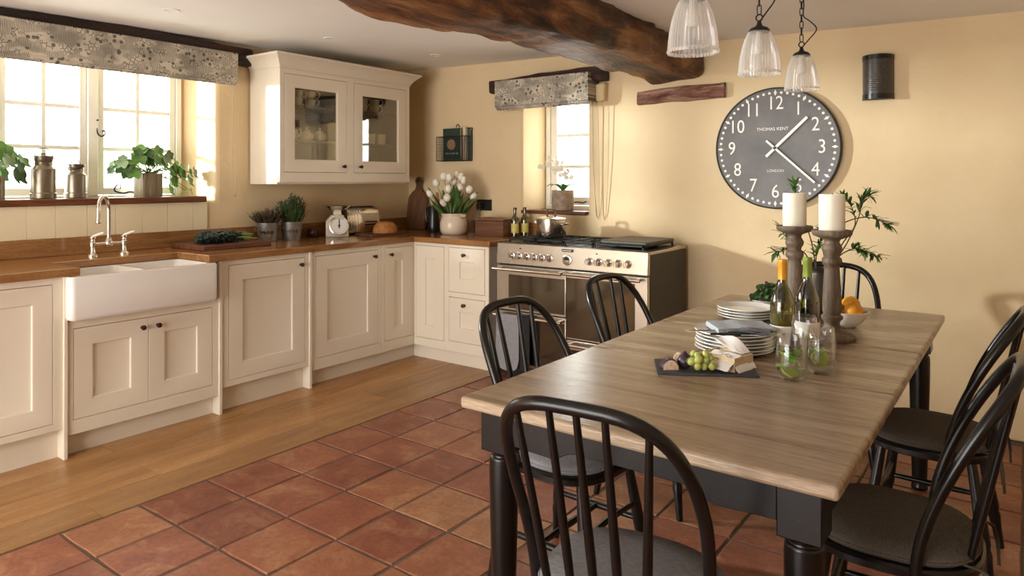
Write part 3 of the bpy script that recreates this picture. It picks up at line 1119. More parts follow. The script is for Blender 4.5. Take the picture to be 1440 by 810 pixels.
# cornice: flared moulding on three sides
m = MB()
pr = [(0, HC), (.006, HC), (.006, HC + .012), (.03, HC + .045), (.066, HC + .078), (.072, HC + .08), (.072, HC + .094), (0, HC + .094)]
rings = []
for e, z in pr:
    rings.append([(-e, D, z), (-e, -e, z), (W + e, -e, z), (W + e, D, z)])
n = len(pr)
vs = [p for r in rings for p in r]
fs = []
for i in range(n):
    i2 = (i + 1) % n
    for j in range(3):
        fs.append((i * 4 + j, i * 4 + j + 1, i2 * 4 + j + 1, i2 * 4 + j))
fs.append(tuple(i * 4 for i in range(n)))
fs.append(tuple(i * 4 + 3 for i in reversed(range(n))))
m.add(vs, fs)
m.box(0, W, 0, D, HC + .084, HC + .092)
m.build('cornice', 'cream', wc, smooth=25)
MB().box(.0, W, .03, D, -.012, 0).build('light_pelmet', 'cream', wc)

# crockery inside
ZC = 1.343


def cup_proto(label, s=1.0, mug=False):
    t = thing('mug' if mug else 'tea_cup', label, 'cup', group='white cups in the wall cabinet')
    m = MB()
    if mug:
        m.lathe([(.028, 0), (.036, .004), (.040, .04), (.041, .085), (.0385, .085), (.037, .03), (.02, .008)], 20)
    else:
        m.lathe([(.022, 0), (.024, .004), (.034, .016), (.041, .04), (.043, .06), (.041, .06), (.036, .03), (.02, .008)], 20)
    m.build('body', 'china', t)
    h = .045 if mug else .035
    MB().tube(smoothpath([(.038, 0, h + .024), (.058, 0, h + .026), (.068, 0, h + .006), (.058, 0, h - .016), (.036, 0, h - .018)], 4), .0042, 7).build('handle', 'china', t)
    return t


def wcl(x, y, z):           # cabinet-local to world
    return (-4.08 - y, 2.889 + x, ZC + z)


cups = []
c0 = cup_proto('white china cup stacked on the top shelf behind cabinet glass')
first = True
for bx in (.13, .245, .36, .74, .865, .985):
    for k in range(2):
        c = c0 if first else copy_tree(c0)
        first = False
        c.location = wcl(bx + .004 * k, .15, .544 + .056 * k)
        c.rotation_euler.z = math.radians(38 + 12 * k)
m0 = cup_proto('white mug on the middle shelf behind cabinet glass', mug=True)
for i, bx in enumerate((.73, .84, .95, 1.06)):
    c = m0 if i == 0 else copy_tree(m0)
    c.location = wcl(bx, .15, .299)
    c.rotation_euler.z = math.radians(120)
t = thing('teapot', 'white round china teapot on the cabinet shelf', 'teapot', wcl(.175, .15, .299), 90)
MB().lathe([(.035, 0), (.06, .012), (.073, .045), (.066, .08), (.04, .1), (.028, .104)], 24).build('body', 'china', t)
MB().lathe([(.036, .1), (.03, .112), (.008, .118), (.009, .126), (.011, .132), (.002, .136)], 16).build('lid', 'china', t)
MB().tube(smoothpath([(.055, 0, .085), (.095, 0, .092), (.108, 0, .06), (.088, 0, .03), (.066, 0, .028)], 4), .006, 8).build('handle', 'china', t)
MB().tube([(-.06, 0, .04), (-.09, 0, .06), (-.115, 0, .1)], [.016, .011, .008], 10).build('spout', 'china', t)
sb = thing('sugar_bowl', 'white lidded china sugar bowl beside the teapot', 'bowl', wcl(.333, .15, .299), 90, 'white sugar bowls')
MB().lathe([(.025, 0), (.045, .012), (.053, .035), (.045, .06), (.03, .068)], 20).build('body', 'china', sb)
MB().lathe([(.032, .066), (.026, .078), (.007, .084), (.006, .09), (.011, .1), (.002, .106)], 14).build('lid', 'china', sb)
s2 = copy_tree(sb)
s2.location = wcl(.452, .15, .299)
t = thing('serving_plate', 'white oval plate lying on the cabinet floor', 'plate', wcl(.33, .16, .05))
MB().lathe([(.07, 0), (.1, .008), (.135, .018), (.133, .021), (.09, .012), (.02, .008)], 28).build('dish', 'china', t)


# ------------------------------------------------------------------ range cooker
RX0, RX1, RY, RD = -2.968, -1.828, 3.855, .575
rg = thing('range_cooker', 'wide stainless steel range cooker against the clock wall', 'cooker', (RX0, RY, 0))
RWd = RX1 - RX0
MB().box(0, RWd, .03, RD, .06, .905).build('body', 'dark_steel', rg, bevel=.003)
MB().box(.03, RWd - .03, .05, RD - .03, 0, .07).build('base', 'iron', rg)
m = MB()
m.add([(0, .03, .785), (RWd, .03, .785), (RWd, .03, .925), (0, .03, .925), (0, -.004, .785), (RWd, -.004, .785), (RWd, .004, .925), (0, .004, .925)],
      [(0, 1, 2, 3), (4, 7, 6, 5), (4, 5, 1, 0), (7, 3, 2, 6), (0, 3, 7, 4), (5, 6, 2, 1)])
m.build('control_panel', 'steel', rg, bevel=.003)
MB().box(0, RWd, .03, RD, .905, .925).build('hob_top', 'steel', rg, bevel=.004)
MB().box(.03, RWd - .04, .06, RD - .06, .925, .927).build('hob_well', 'dark_steel', rg)
# control knobs
kn = MB().lathe([(.026, 0), (.026, .004), (.021, .006), (.019, .026), (.014, .03), (.001, .03)], 20)
kn.box(-.004, .004, -.02, .02, .028, .036)
for i, p in enumerate(kn.v):
    kn.v[i] = Vector((p.x, -p.z, p.y))
KM = kn.mesh('control_knob', 'chrome')
for x in (-2.84, -2.778, -2.717, -2.656, -2.594, -2.533, -2.232, -2.165, -2.098, -2.03, -1.963):
    place(KM, 'control_knob', rg, (x - RX0, -.001, .845), (0, random.uniform(-.5, .5), 0))
tm_ = MB().lathe([(.034, 0), (.034, .006), (.028, .008), (.001, .008)], 28)
for i, p in enumerate(tm_.v):
    tm_.v[i] = Vector((p.x, -p.z, p.y))
to = tm_.build('timer', 'chrome', rg, loc=(.573, -.001, .842))
d = MB().prism([(.022 * math.cos(a), .022 * math.sin(a)) for a in [PI * k / 12 for k in range(13)]], -.0095, -.008, 'Y')
d.build('timer_window', 'black_plastic', to)
MB().box(.535, .615, -.0045, 0, .895, .912).build('badge', 'black_plastic', rg)['label'] = 'small dark maker badge'
m = MB()
for k in range(6):
    m.box(.542 + .011 * k, .5495 + .011 * k, -.0052, -.0044, .9005, .9065)
m.build('badge_mark', 'dial', rg)
for x in (.2, .79):
    MB().cyl((x, -.004, .895), (x, 0, .895), .004, n=8).build('pilot_lamp', 'black_plastic', rg)


def oven_door(x0, x1, z0, z1, gx0, gx1, gz0, gz1, name='oven_door'):
    m = MB().box(x0, x1, -.004, .028, z0, z1)
    d = m.build(name, 'steel', rg, bevel=.003)
    MB().box(gx0, gx1, -.0065, -.003, gz0, gz1).build('oven_window', 'black_glass', d, bevel=.001, segs=1)
    return d


def bar(parent, x0, x1, z):
    h = MB()
    h.cyl((x0, -.05, z), (x1, -.05, z), .0105, n=14)
    for x in (x0 + .03, x1 - .03):
        h.box(x - .012, x + .012, -.05, 0, z - .007, z + .007)
    h.build('handle', 'chrome', parent)


SPL = .566
d1 = oven_door(.002, SPL - .002, .47, .775, .105, SPL - .012, .485, .715)
bar(d1, .0, SPL - .01, .752)
d2 = oven_door(.002, SPL - .002, .10, .463, .10, SPL - .012, .12, .425)
bar(d2, .01, SPL - .01, .438)
d3 = oven_door(SPL + .002, RWd - .002, .335, .775, SPL + .004, RWd - .085, .345, .73)
bar(d3, SPL + .01, RWd - .03, .757)
d4 = oven_door(SPL + .002, RWd - .002, .10, .328, SPL + .01, RWd - .085, .11, .27, 'storage_drawer')
bar(d4, SPL + .01, RWd - .03, .305)
# burners and pan supports
bu = MB().lathe([(.05, 0), (.05, .008), (.036, .012), (.036, .02), (.03, .024), (.001, .024)], 20)
BM = bu.mesh('burner', 'iron')
for i, (x, y) in enumerate(((.16, .17), (.16, .40), (.39, .17), (.39, .40), (.62, .28))):
    place(BM, 'burner', rg, (x, y, .927))
for xa, xb in ((.055, .275), (.28, .50), (.505, .725), (.73, 1.08)):
    g_ = MB()
    z0, z1 = .944, .956
    for a, b, c, dd in ((xa, xb, .065, .077), (xa, xb, .50, .512), (xa, xa + .012, .065, .512), (xb - .012, xb, .065, .512), (xa, xb, .282, .294), ((xa + xb) / 2 - .006, (xa + xb) / 2 + .006, .065, .512)):
        g_.box(a, b, c, dd, z0, z1)
    for x in (xa + .006, xb - .006):
        for y in (.071, .288, .506):
            g_.box(x - .006, x + .006, y - .006, y + .006, .926, z0)
    for k in range(4):
        yy = .12 + .11 * k
        g_.box(xa + .03, xb - .03, yy, yy + .008, z0 + .002, z1 + .002)
    g_.build('pan_support', 'iron', rg, bevel=.002, segs=1)

t = thing('griddle_plate', 'flat grey-green cast griddle plate on range burners', 'griddle', (-2.03, 4.13, .958))
MB().loft([rr(-.165, .165, -.2, .2, .03, 0), rr(-.17, .17, -.205, .205, .032, .006), rr(-.17, .17, -.205, .205, .032, .016), rr(-.165, .165, -.2, .2, .03, .02), rr(-.155, .155, -.19, .19, .025, .018)]).build('plate', plain('griddle_iron', '#4c4a40', .5, .1, var=.1), t)
t = thing('stock_pot', 'shiny steel lidded stock pot on the range', 'pot', (-2.695, 4.125, .958))
m = MB()
m.lathe([(.09, 0), (.1, .004), (.104, .012), (.104, .122), (.107, .125), (.107, .129)], 36)
m.build('body', 'pot_steel', t)
MB().lathe([(.108, .129), (.106, .133), (.08, .144), (.03, .152), (.001, .153)], 36).build('lid', 'pot_steel', t)
MB().tube(smoothpath([(-.035, 0, .15), (-.035, 0, .178), (-.025, 0, .19), (.025, 0, .19), (.035, 0, .178), (.035, 0, .15)], 4), .0075, 8).build('lid_handle', 'bronze', t)
for s in (-1, 1):
    MB().tube(smoothpath([(s * .1, -.03, .092), (s * .128, -.026, .098), (s * .133, 0, .1), (s * .128, .026, .098), (s * .1, .03, .092)], 4), .006, 8).build('side_handle', 'chrome', t)

# grey oven glove and black towel over the lower oven handle
t = thing('oven_glove', 'grey quilted double oven glove hanging from oven handle', 'oven glove', (-2.83, RY - .05, .438))
m = MB()
rings = []
prof = [(.09, .0), (.09, -.06), (.095, -.18), (.097, -.28), (.085, -.335), (.05, -.36), (.01, -.365)]
pts = [(-.0155, -.30), (-.018, -.2), (-.0155, -.08), (-.014, -.0), (-.010, .012), (0, .0155), (.010, .012), (.014, 0), (.0145, -.06), (.0145, -.1)]
for i in range(13):
    u = -1 + 2 * i / 12
    cut = .335 + .03 * math.sqrt(max(0, 1 - u * u)) - .05 * abs(u) ** 6
    row = []
    for k, (y, z) in enumerate(pts):
        zz = z if k else -cut
        row.append((u * .095 + .006 * nz(z * 9, u * 3, 1), y - .004 * nz(u * 7, z * 14, 3), zz))
    row2 = [(p[0], p[1] + (.008 if j < 4 else (-.006 if j > 5 else 0)), p[2] - (.008 if 3 <= j <= 6 else 0)) for j, p in enumerate(row)]
    rings.append(row + list(reversed([(p[0], p[1] * .55, p[2]) for p in row])))
m.loft(rings)
m.build('quilted_cloth', 'towel', t, smooth=60)
t = thing('tea_towel', 'black tea towel hanging beside the grey oven glove', 'towel', (-2.685, RY - .05, .438))
m = MB()
for s in (0,):
    out = [(-.0175, -.34), (-.0175, -.1), (-.0175, 0), (-.012, .012), (0, .0175), (.012, .012), (.0165, 0), (.0165, -.1)]
    inn = [(.0135, -.1), (.0135, 0), (.009, .009), (0, .0135), (-.009, .009), (-.0135, 0), (-.0135, -.1), (-.0135, -.34)]
    m.loft([[(x, y + .003 * math.sin(x * 90), z) for y, z in out + inn] for x in (-.04, -.02, 0, .02, .04)])
m.build('cloth', plain('black_cloth', '#1f1e1f', .9, var=.2, scale=60), t)


# ------------------------------------------------------------------ things on the worktop
def wiggle(parent, name, mat, x0, x1, z, amp, r, n=26, y=0.0, curve=None, seed=1):
    """a line of unreadable handwriting on a curved front (radius curve) or a flat face"""
    pts = []
    for i in range(n + 1):
        t = i / n
        x = x0 + (x1 - x0) * t
        a = amp * (math.sin(t * 37 + seed) * .7 + math.sin(t * 61 + seed * 2) * .5)
        if curve:
            ang = x
            pts.append((curve * math.cos(ang), curve * math.sin(ang), z + a))
        else:
            pts.append((x, y, z + a))
    return MB().tube(pts, r, 5).build(name, mat, parent)


t = thing('chopping_board', 'thick dark wooden chopping board beside the sink', 'chopping board', (-4.185, 2.53, WZ1))
MB().box(-.19, .19, -.235, .235, 0, .030).build('slab', 'board', t, bevel=.004)
# cavolo nero leaves
for i in range(9):
    r_ = random.Random(40 + i)
    t = thing('kale_leaf', 'crinkled dark green kale leaf piled on the chopping board', 'leaf vegetable', (-4.15 + r_.uniform(-.05, .06), 2.50 + r_.uniform(-.02, .04), WZ1 + .03 + .010 * (i // 2)), r_.uniform(-14, 16), 'kale leaves on the board')
    L = .27
    m = MB()
    rings = []
    for a in range(41):
        s = a / 40
        y = -.15 + L * s
        w = .040 * math.sin(PI * min(1, .12 + s * .95)) ** .7 + .004
        ring = []
        for b in range(18):
            th = 2 * PI * b / 18
            rad = 1 + .75 * nz(s * 17 + i * 5, math.cos(th) * 2.6, math.sin(th) * 2.6) + .35 * nz(s * 40 + i * 3, math.cos(th) * 6, math.sin(th) * 6)
            ring.append((w * rad * math.cos(th), y, .020 + .018 * rad * math.sin(th) * (.6 + w * 9)))
        rings.append(ring)
    m.loft(rings)
    m.build('blade', 'kale', t, smooth=70)
    MB().tube([(0, L - .16, .02), (.004, L - .10, .018), (.006, L - .07, .014)], [.005, .005, .004], 7).build('stalk', 'stem', t)


def herb_pot(label, x, y, foliage, hgt, spread, seed, upright):
    t = thing('herb_pot', label, 'potted plant', (x, y, WZ1))
    t.scale = (1.12, 1.12, 1.0)
    p = MB()
    p.lathe([(.052, 0), (.054, .002), (.066, .122), (.069, .124), (.069, .13), (.064, .13), (.062, .1), (.05, .01)], 26)
    po = p.build('pot', 'galv', t)
    MB().tube(smoothpath([(-.02, -.066, .105), (-.024, -.078, .09), (0, -.082, .078), (.024, -.078, .09), (.02, -.066, .105)], 4), .003, 6).build('handle_ring', 'galv', po)
    a0 = math.atan2(-y, -x)
    wiggle(po, 'lettering', 'black_plastic', a0 - .75, a0 + .65, .065, .012, .0016, 60, curve=.0622, seed=seed).location = (0, 0, 0)
    MB().lathe([(.062, .112), (.03, .118), (.001, .118)], 20, cap0=False).build('soil', 'soil', t)
    r_ = random.Random(seed)
    m = MB()
    for k in range(260):
        a, q = r_.uniform(0, 2 * PI), math.sqrt(r_.random())
        bx, by = .05 * q * math.cos(a), .05 * q * math.sin(a)
        tx, ty = bx * spread + r_.uniform(-.02, .02), by * spread + r_.uniform(-.02, .02)
        tz = .12 + hgt * r_.uniform(.45, 1.0) * (1 - .35 * q)
        m.tube([(bx, by, .11), ((bx + tx) / 2, (by + ty) / 2, .11 + (tz - .11) * .6), (tx, ty, tz)], [.0014, .0014, .0008], 4)
        for l in range(9):
            s = r_.uniform(.25, 1)
            cx, cy, cz = bx + (tx - bx) * s, by + (ty - by) * s, .11 + (tz - .11) * s
            an = r_.uniform(0, 2 * PI)
            le = r_.uniform(.010, .020) * (1.5 if upright else 1.2)
            dx, dy, dz = math.cos(an) * le, math.sin(an) * le, le * (.9 if upright else .35)
            wx, wy = -math.sin(an) * .0032, math.cos(an) * .0032
            m.add([(cx - wx, cy - wy, cz), (cx + wx, cy + wy, cz), (cx + dx, cy + dy, cz + dz)], [(0, 1, 2)])
    o = m.build('foliage', foliage, t)
    o['kind'] = 'stuff'


herb_pot('galvanised pot of low brown-green heather-like thyme', -4.30, 2.945, 'heather', .13, 2.1, 5, False)
herb_pot('galvanised pot of tall green rosemary sprigs', -4.275, 3.125, 'rosemary', .235, 1.9, 9, True)

t = thing('spice_jar', 'small dark brown glazed lidded jar by the scale', 'jar', (-4.345, 3.37, WZ1))
MB().lathe([(.036, 0), (.040, .006), (.041, .04), (.038, .048)], 24).build('body', 'maroon', t)
MB().lathe([(.043, .047), (.043, .056), (.03, .062), (.001, .063)], 24).build('lid', 'maroon', t)

# kitchen scale, dial turned to the room
t = thing('kitchen_scale', 'cream kitchen scale with round dial and metal pan', 'scale', (-4.22, 3.495, WZ1), 52)
m = MB()
m.prism([(-.085, 0), (.085, 0), (.075, .09), (.045, .165), (-.045, .165), (-.085, .12)], -.06, .06, 'Y')
m.build('body', 'scale_cream', t, bevel=.008, segs=3)
dm = MB()
dm.M = Matrix.Translation((.012, -.064, .085)) @ Matrix.Rotation(math.radians(78), 4, 'X')
dm.lathe([(.072, 0), (.072, .012), (.066, .014), (.066, .006)], 32, cap1=False)
do = dm.build('dial_rim', 'chrome', t)
dm = MB()
dm.M = Matrix.Translation((.012, -.064, .085)) @ Matrix.Rotation(math.radians(78), 4, 'X')
dm.lathe([(.066, .006), (.001, .007)], 32, cap0=False)
dm.build('dial_face', 'dial', do)
dm = MB()
dm.M = Matrix.Translation((.012, -.064, .085)) @ Matrix.Rotation(math.radians(78), 4, 'X')
dm.box(-.003, .003, -.02, .05, .009, .011)
dm.lathe([(.008, .009), (.008, .013)], 12)
for k in range(24):
    a = 2 * PI * k / 24
    dm.box(.056 * math.cos(a) - .0018, .056 * math.cos(a) + .0018, .056 * math.sin(a) - .0018, .056 * math.sin(a) + .0018, .007, .0085)
dm.build('pointer', 'black_plastic', do)
MB().box(-.03, .03, -.03, .03, .165, .195).build('post', 'scale_cream', t, bevel=.004)
MB().lathe([(.03, .192), (.06, .205), (.098, .232), (.102, .234), (.1, .236), (.06, .212), (.001, .204)], 32).build('pan', 'chrome', t)

# toaster
t = thing('toaster', 'polished steel ribbed toaster behind the bread loaf', 'toaster', (-4.305, 3.765, WZ1), 79)
t.scale = (1.3, .8, 1.12)
m = MB()
prof = [(-.10, .012), (-.10, .1), (-.092, .15), (-.07, .182), (-.03, .195), (.03, .195), (.07, .182), (.092, .15), (.10, .1), (.10, .012)]
m.prism(prof, -.10, .12, 'X')
m.build('body', 'chrome', t, bevel=.006)
for k in range(5):
    s = 1.0 + .012
    m = MB()
    x = -.095 + .02 * k
    m.prism([(p[0] * s, p[1] * s if p[1] > .02 else p[1]) for p in prof], x, x + .012, 'X')
    m.build('rib', 'chrome', t, bevel=.004)
MB().box(-.13, -.10, -.09, .09, .01, .18).build('end_panel', 'dark_steel', t, bevel=.01)
m = MB().box(.0, .12, -.104, -.1, .05, .15)
m.build('front_plate', 'steel', t, bevel=.002)
m = MB()
for z in (.065, .085):
    m.box(.015, .1, -.107, -.104, z, z + .008)
m.build('slot', 'black_plastic', t)
MB().box(-.09, .12, -.085, .085, 0, .014).build('foot', 'black_plastic', t)
for y in (-.03, .03):
    MB().box(-.09, .1, y - .012, y + .012, .1945, .197).build('bread_slot', 'black_plastic', t)
MB().box(.13, .145, -.02, .02, .11, .125).cyl((.12, 0, .118), (.135, 0, .118), .006).build('lever', 'black_plastic', t)

t = thing('bread_board', 'thin dark wooden bread board under the loaf', 'chopping board', (-4.085, 3.76, WZ1))
MB().loft([rr(-.105, .105, -.13, .25, .03, 0), rr(-.105, .105, -.13, .25, .03, .016)]).build('slab', 'board', t, bevel=.003)
t = thing('bread_loaf', 'round crusty brown bread loaf on the board', 'bread', (-4.085, 3.86, WZ1 + .016))
m = MB()
rings = []
for i in range(12):
    th = PI / 2 * i / 11
    rings.append([((.085 * math.cos(th) ** .6 + .001) * math.cos(a) * (1 + .06 * nz(math.cos(a), math.sin(a), i * .3, 2)), (.105 * math.cos(th) ** .6 + .001) * math.sin(a) * (1 + .06 * nz(math.cos(a) + 4, math.sin(a), i * .3, 2)), .086 * math.sin(th) * (1 + .08 * nz(math.cos(a) * 2, math.sin(a) * 2, 7))) for a in [2 * PI * k / 24 for k in range(24)]])
m.loft(rings)
m.build('crust', 'bread', t, smooth=80)

# paddle board leaning in the corner
t = thing('paddle_board', 'long-handled dark wood paddle board leaning on the corner wall', 'chopping board', (-4.275, 4.395, WZ1 + .001))
t.rotation_euler = (math.radians(-6), 0, 0)
m = MB()
pts = [(-.10, .0), (.10, 0), (.105, .02), (.105, .25), (.095, .29), (.06, .325), (.03, .345), (.022, .37), (.022, .395)]
head = [(.036 * math.sin(a), .422 - .036 * math.cos(a)) for a in [math.radians(38 + k * 28.4) for k in range(11)]]
poly = pts + head + [(-x, z) for x, z in reversed(pts[2:])] + [(-.105, .02)]
seen = []
for p in poly:
    if not seen or (abs(p[0] - seen[-1][0]) + abs(p[1] - seen[-1][1])) > 1e-4:
        seen.append(p)
m.prism(seen, -.011, .011, 'Y')
m.build('blade', 'paddle', t, bevel=.003)
MB().cyl((0, -.0118, .424), (0, .0118, .424), .014, n=16).build('hang_hole', 'black_plastic', t)

# black jug
t = thing('coffee_jug', 'tall black lidded jug beside the tulip pot', 'jug', (-3.945, 4.27, WZ1))
MB().lathe([(.05, 0), (.054, .006), (.05, .06), (.044, .12), (.045, .16), (.05, .2), (.051, .205), (.047, .205), (.04, .15), (.03, .02)], 24).build('body', 'black_plastic', t)
MB().lathe([(.05, .203), (.047, .215), (.02, .222), (.001, .223)], 20).build('lid', 'black_plastic', t)
MB().tube(smoothpath([(-.04, 0, .19), (-.08, 0, .19), (-.088, 0, .14), (-.075, 0, .08), (-.045, 0, .07)], 4), .007, 8).build('handle', 'black_plastic', t)
MB().tube([(.04, 0, .18), (.062, -.01, .206)], [.016, .01], 8).build('spout', 'black_plastic', t)
t = thing('rolling_pin', 'light brown wooden rolling pin standing behind the black jug', 'rolling pin', (-4.03, 4.405, WZ1))
MB().lathe([(.012, 0), (.022, .02), (.022, .26), (.012, .275), (.014, .3), (.009, .325), (.001, .327)], 16).build('roller', plain('beech', '#a5714a', .5, var=.1), t)

# stoneware pot and tulips
VX, VY = -3.668, 4.2
t = thing('stoneware_pot', 'cream stoneware jar with two lugs holding white tulips', 'vase', (VX, VY, WZ1))
m = MB()
m.lathe([(.085, 0), (.094, .006), (.106, .03), (.108, .09), (.1, .12), (.093, .13), (.093, .15), (.1, .156), (.1, .165), (.09, .166), (.083, .15), (.083, .03), (.02, .02)], 36)
m.build('body', 'cream_pot', t)
for s in (-1, 1):
    MB().tube(smoothpath([(s * .09, -.018, .148), (s * .112, -.012, .148), (s * .116, 0, .147), (s * .112, .012, .148), (s * .09, .018, .148)], 3), .009, 8).build('lug', 'cream_pot', t)


def tulip(ix, base, tip, label):
    r_ = random.Random(ix + 60)
    t = thing('tulip', label, 'flower', base, 0, 'white tulips in the stoneware jar')
    d = Vector(tip) - Vector(base)
    mid = d * .55 + Vector((0, 0, .02))
    path = smoothpath([(0, 0, 0), mid, d], 5)
    MB().tube(path, .0038, 6).build('stem', 'stem', t)
    dirv = (Vector(path[-1]) - Vector(path[-3])).normalized()
    q = dirv.to_track_quat('Z', 'Y').to_matrix().to_4x4()
    fl = thing_part = None
    m = MB()
    m.M = Matrix.Translation(d) @ q
    op = r_.uniform(.85, 1.15)
    m.lathe([(.004, -.006), (.016, .0), (.024 * op, .016), (.0255 * op, .03), (.02 * op, .048), (.0135 * op, .057), (.012 * op, .055), (.02, .03), (.004, .01)], 12, rib=.12)
    m.build('bloom', 'petal', t, smooth=80)
    for k in range(2):
        an = r_.uniform(0, 2 * PI)
        L = r_.uniform(.2, .28)
        out = Vector((math.cos(an), math.sin(an), 0))
        side = Vector((-math.sin(an), math.cos(an), 0))
        lm = MB()
        L1, R1 = [], []
        for s in range(8):
            f = s / 7
            w = .025 * math.sin(PI * (.18 + .82 * f)) + .001
            c = d * (f * .82 * L / .24) + out * (.035 * f + .05 * f * f) + Vector((0, 0, .015 * f))
            L1.append(c + side * w + out * .006)
            R1.append(c - side * w + out * .006)
        rings = [[a, (a + b) / 2 - out * .006, b, (a + b) / 2 - out * .008] for a, b in zip(L1, R1)]
        lm.loft(rings)
        lm.build('leaf', 'tulip_leaf', t, smooth=60)


rt2 = random.Random(12)
TL = 'white tulip with green leaves in the stoneware jar'
heads = [(-.17, .0, .30), (-.125, -.02, .38), (-.075, .03, .43), (-.03, -.03, .42), (.0, .02, .39), (-.03, -.07, .335), (.055, .0, .43), (.075, -.03, .40), (.045, -.05, .345), (-.035, -.10, .27), (.115, -.03, .33), (.14, .0, .28), (-.06, -.09, .235), (.02, .05, .44)]
R36 = math.radians(36)
for i, (a, b, z) in enumerate(heads):
    wx, wy = a * math.cos(R36) - b * math.sin(R36), a * math.sin(R36) + b * math.cos(R36)
    tulip(i, (VX + wx * .35, VY + wy * .35, WZ1 + .12), (VX + wx, min(4.44, VY + wy), WZ1 + z), TL)

# wooden crate, oil bottles, socket
t = thing('bread_bin', 'brown wooden lidded box beside the oil bottles', 'box', (-3.315, 4.29, WZ1))
MB().box(-.135, .135, -.085, .085, 0, .115).build('body', 'crate', t, bevel=.003)
MB().box(-.138, .138, -.088, .088, .117, .137).build('lid', 'crate', t, bevel=.004)


def oil(x, y):
    t = thing('oil_bottle', 'small pale yellow oil bottle with dark cap', 'bottle', (x, y, WZ1), group='oil bottles by the wooden box')
    MB().lathe([(.024, 0), (.029, .004), (.029, .12), (.026, .138), (.014, .162), (.0115, .175), (.0115, .2), (.0135, .201), (.0135, .207)], 20).build('body', 'oil_glass', t)
    MB().lathe([(.026, .004), (.026, .118), (.012, .15), (.001, .152)], 18).build('oil', plain('golden_oil', '#b9a538', .2, var=.1), t)
    MB().lathe([(.0298, .03), (.0298, .1)], 20, cap0=False, cap1=False).build('label', 'oil_label', t)
    MB().lathe([(.0135, .199), (.0135, .22), (.001, .222)], 14).build('cap', 'maroon', t)
    return t


b_ = oil(-3.13, 4.29)
b2_ = oil(-3.10, 4.375)
t = thing('wall_socket', 'black double wall socket above the worktop by tulips', 'socket', (-3.575, BW, 1.155))
MB().box(-.075, .075, -.01, .002, -.045, .045).build('plate', 'black_plastic', t, bevel=.003)
MB().box(-.06, -.015, -.04, -.01, -.03, .01).build('plug', 'black_plastic', t, bevel=.006)
MB().tube(smoothpath([(-.037, -.03, -.03), (-.037, -.032, -.09), (-.05, -.03, -.16), (-.06, -.035, -.2)], 4), .004, 6).build('flex', 'black_plastic', t)

# wire wall basket with books
t = thing('wire_basket', 'black wire magazine basket hung on the cream wall', 'basket', (-3.86, BW, 1.52))
w, dp = .155, .10
m = MB()
m.tube([(-w, -dp, 0), (w, -dp, 0), (w, -.005, 0), (-w, -.005, 0)], .004, 6, closed=True)
m.tube([(-w, -dp, .2), (w, -dp, .2), (w, -.005, .2), (-w, -.005, .2)], .004, 6, closed=True)
m.tube(smoothpath([(-w, -.006, 0), (-w, -.006, .24), (-w + .02, -.006, .27), (w - .02, -.006, .27), (w, -.006, .24), (w, -.006, 0)], 3), .004, 6)
for x in (-w, w):
    m.cyl((x, -dp, 0), (x, -dp, .2), .0035, n=6)
m.build('rim_frame', 'iron', t)
m = MB()
for k in range(1, 20):
    x = -w + 2 * w * k / 20
    m.cyl((x, -dp, 0), (x, -dp, .2), .0012, n=4).cyl((x, -.006, 0), (x, -.006, .265), .0012, n=4)
for k in range(1, 13):
    z = .2 * k / 13
    m.tube([(-w, -.006, z), (-w, -dp, z), (w, -dp, z), (w, -.006, z)], .0012, 4)
for k in range(14, 18):
    z = .2 * k / 13
    m.cyl((-w, -.006, z), (w, -.006, z), .0012, n=4)
for k in range(1, 7):
    y = -dp * k / 7
    m.cyl((-w, y, 0), (-w, y, .2), .0012, n=4).cyl((w, y, 0), (w, y, .2), .0012, n=4).cyl((-w, y, 0), (w, y, 0), .0012, n=4)
m.build('wire_mesh', 'iron', t)
MB().tube(smoothpath([(-.015, -.006, .262), (-.014, -.006, .295), (0, -.006, .307), (.014, -.006, .295), (.015, -.006, .262)], 4), .004, 6).build('hanging_loop', 'iron', t)


def book(x, y, wd, th, ht, mat, label, lean, cover=False):
    t = thing('cook_book', label, 'book', (x, y, 1.526))
    t.rotation_euler = (math.radians(lean), 0, 0)
    MB().box(-wd / 2, wd / 2, -th / 2, -th / 2 + .003, 0, ht).build('front_cover', mat, t)
    MB().box(-wd / 2, wd / 2, th / 2 - .003, th / 2, 0, ht).build('back_cover', mat, t)
    MB().box(-wd / 2, -wd / 2 + .003, -th / 2, th / 2, 0, ht).build('spine', mat, t)
    MB().box(-wd / 2 + .003, wd / 2 - .004, -th / 2 + .003, th / 2 - .003, .004, ht - .004).build('pages', 'pages', t)
    if cover:
        m = MB().prism([(.045 * math.cos(a) - .005, .128 + .045 * math.sin(a)) for a in [2 * PI * k / 24 for k in range(24)]], -th / 2 - .001, -th / 2, 'Y')
        m.build('cover_emblem', plain('emblem_tan', '#b58a68', .6, var=.2, scale=80), t)
        wiggle(t, 'cover_lettering', 'dial', -.07, .07, .055, .006, .0015, 60, y=-th / 2 - .001, seed=4)


book(-3.855, BW - .072, .185, .026, .262, 'green_cover', 'dark green cookbook with round tan emblem in wire basket', 2, True)
book(-3.83, BW - .038, .19, .022, .27, 'pages', 'cream covered book behind the green cookbook', 1)
book(-3.80, BW - .017, .2, .012, .25, plain('book_grey', '#4f5a58', .5), 'thin grey book at the back of the basket', 0)

# ------------------------------------------------------------------ window sill things
SZ = 1.252


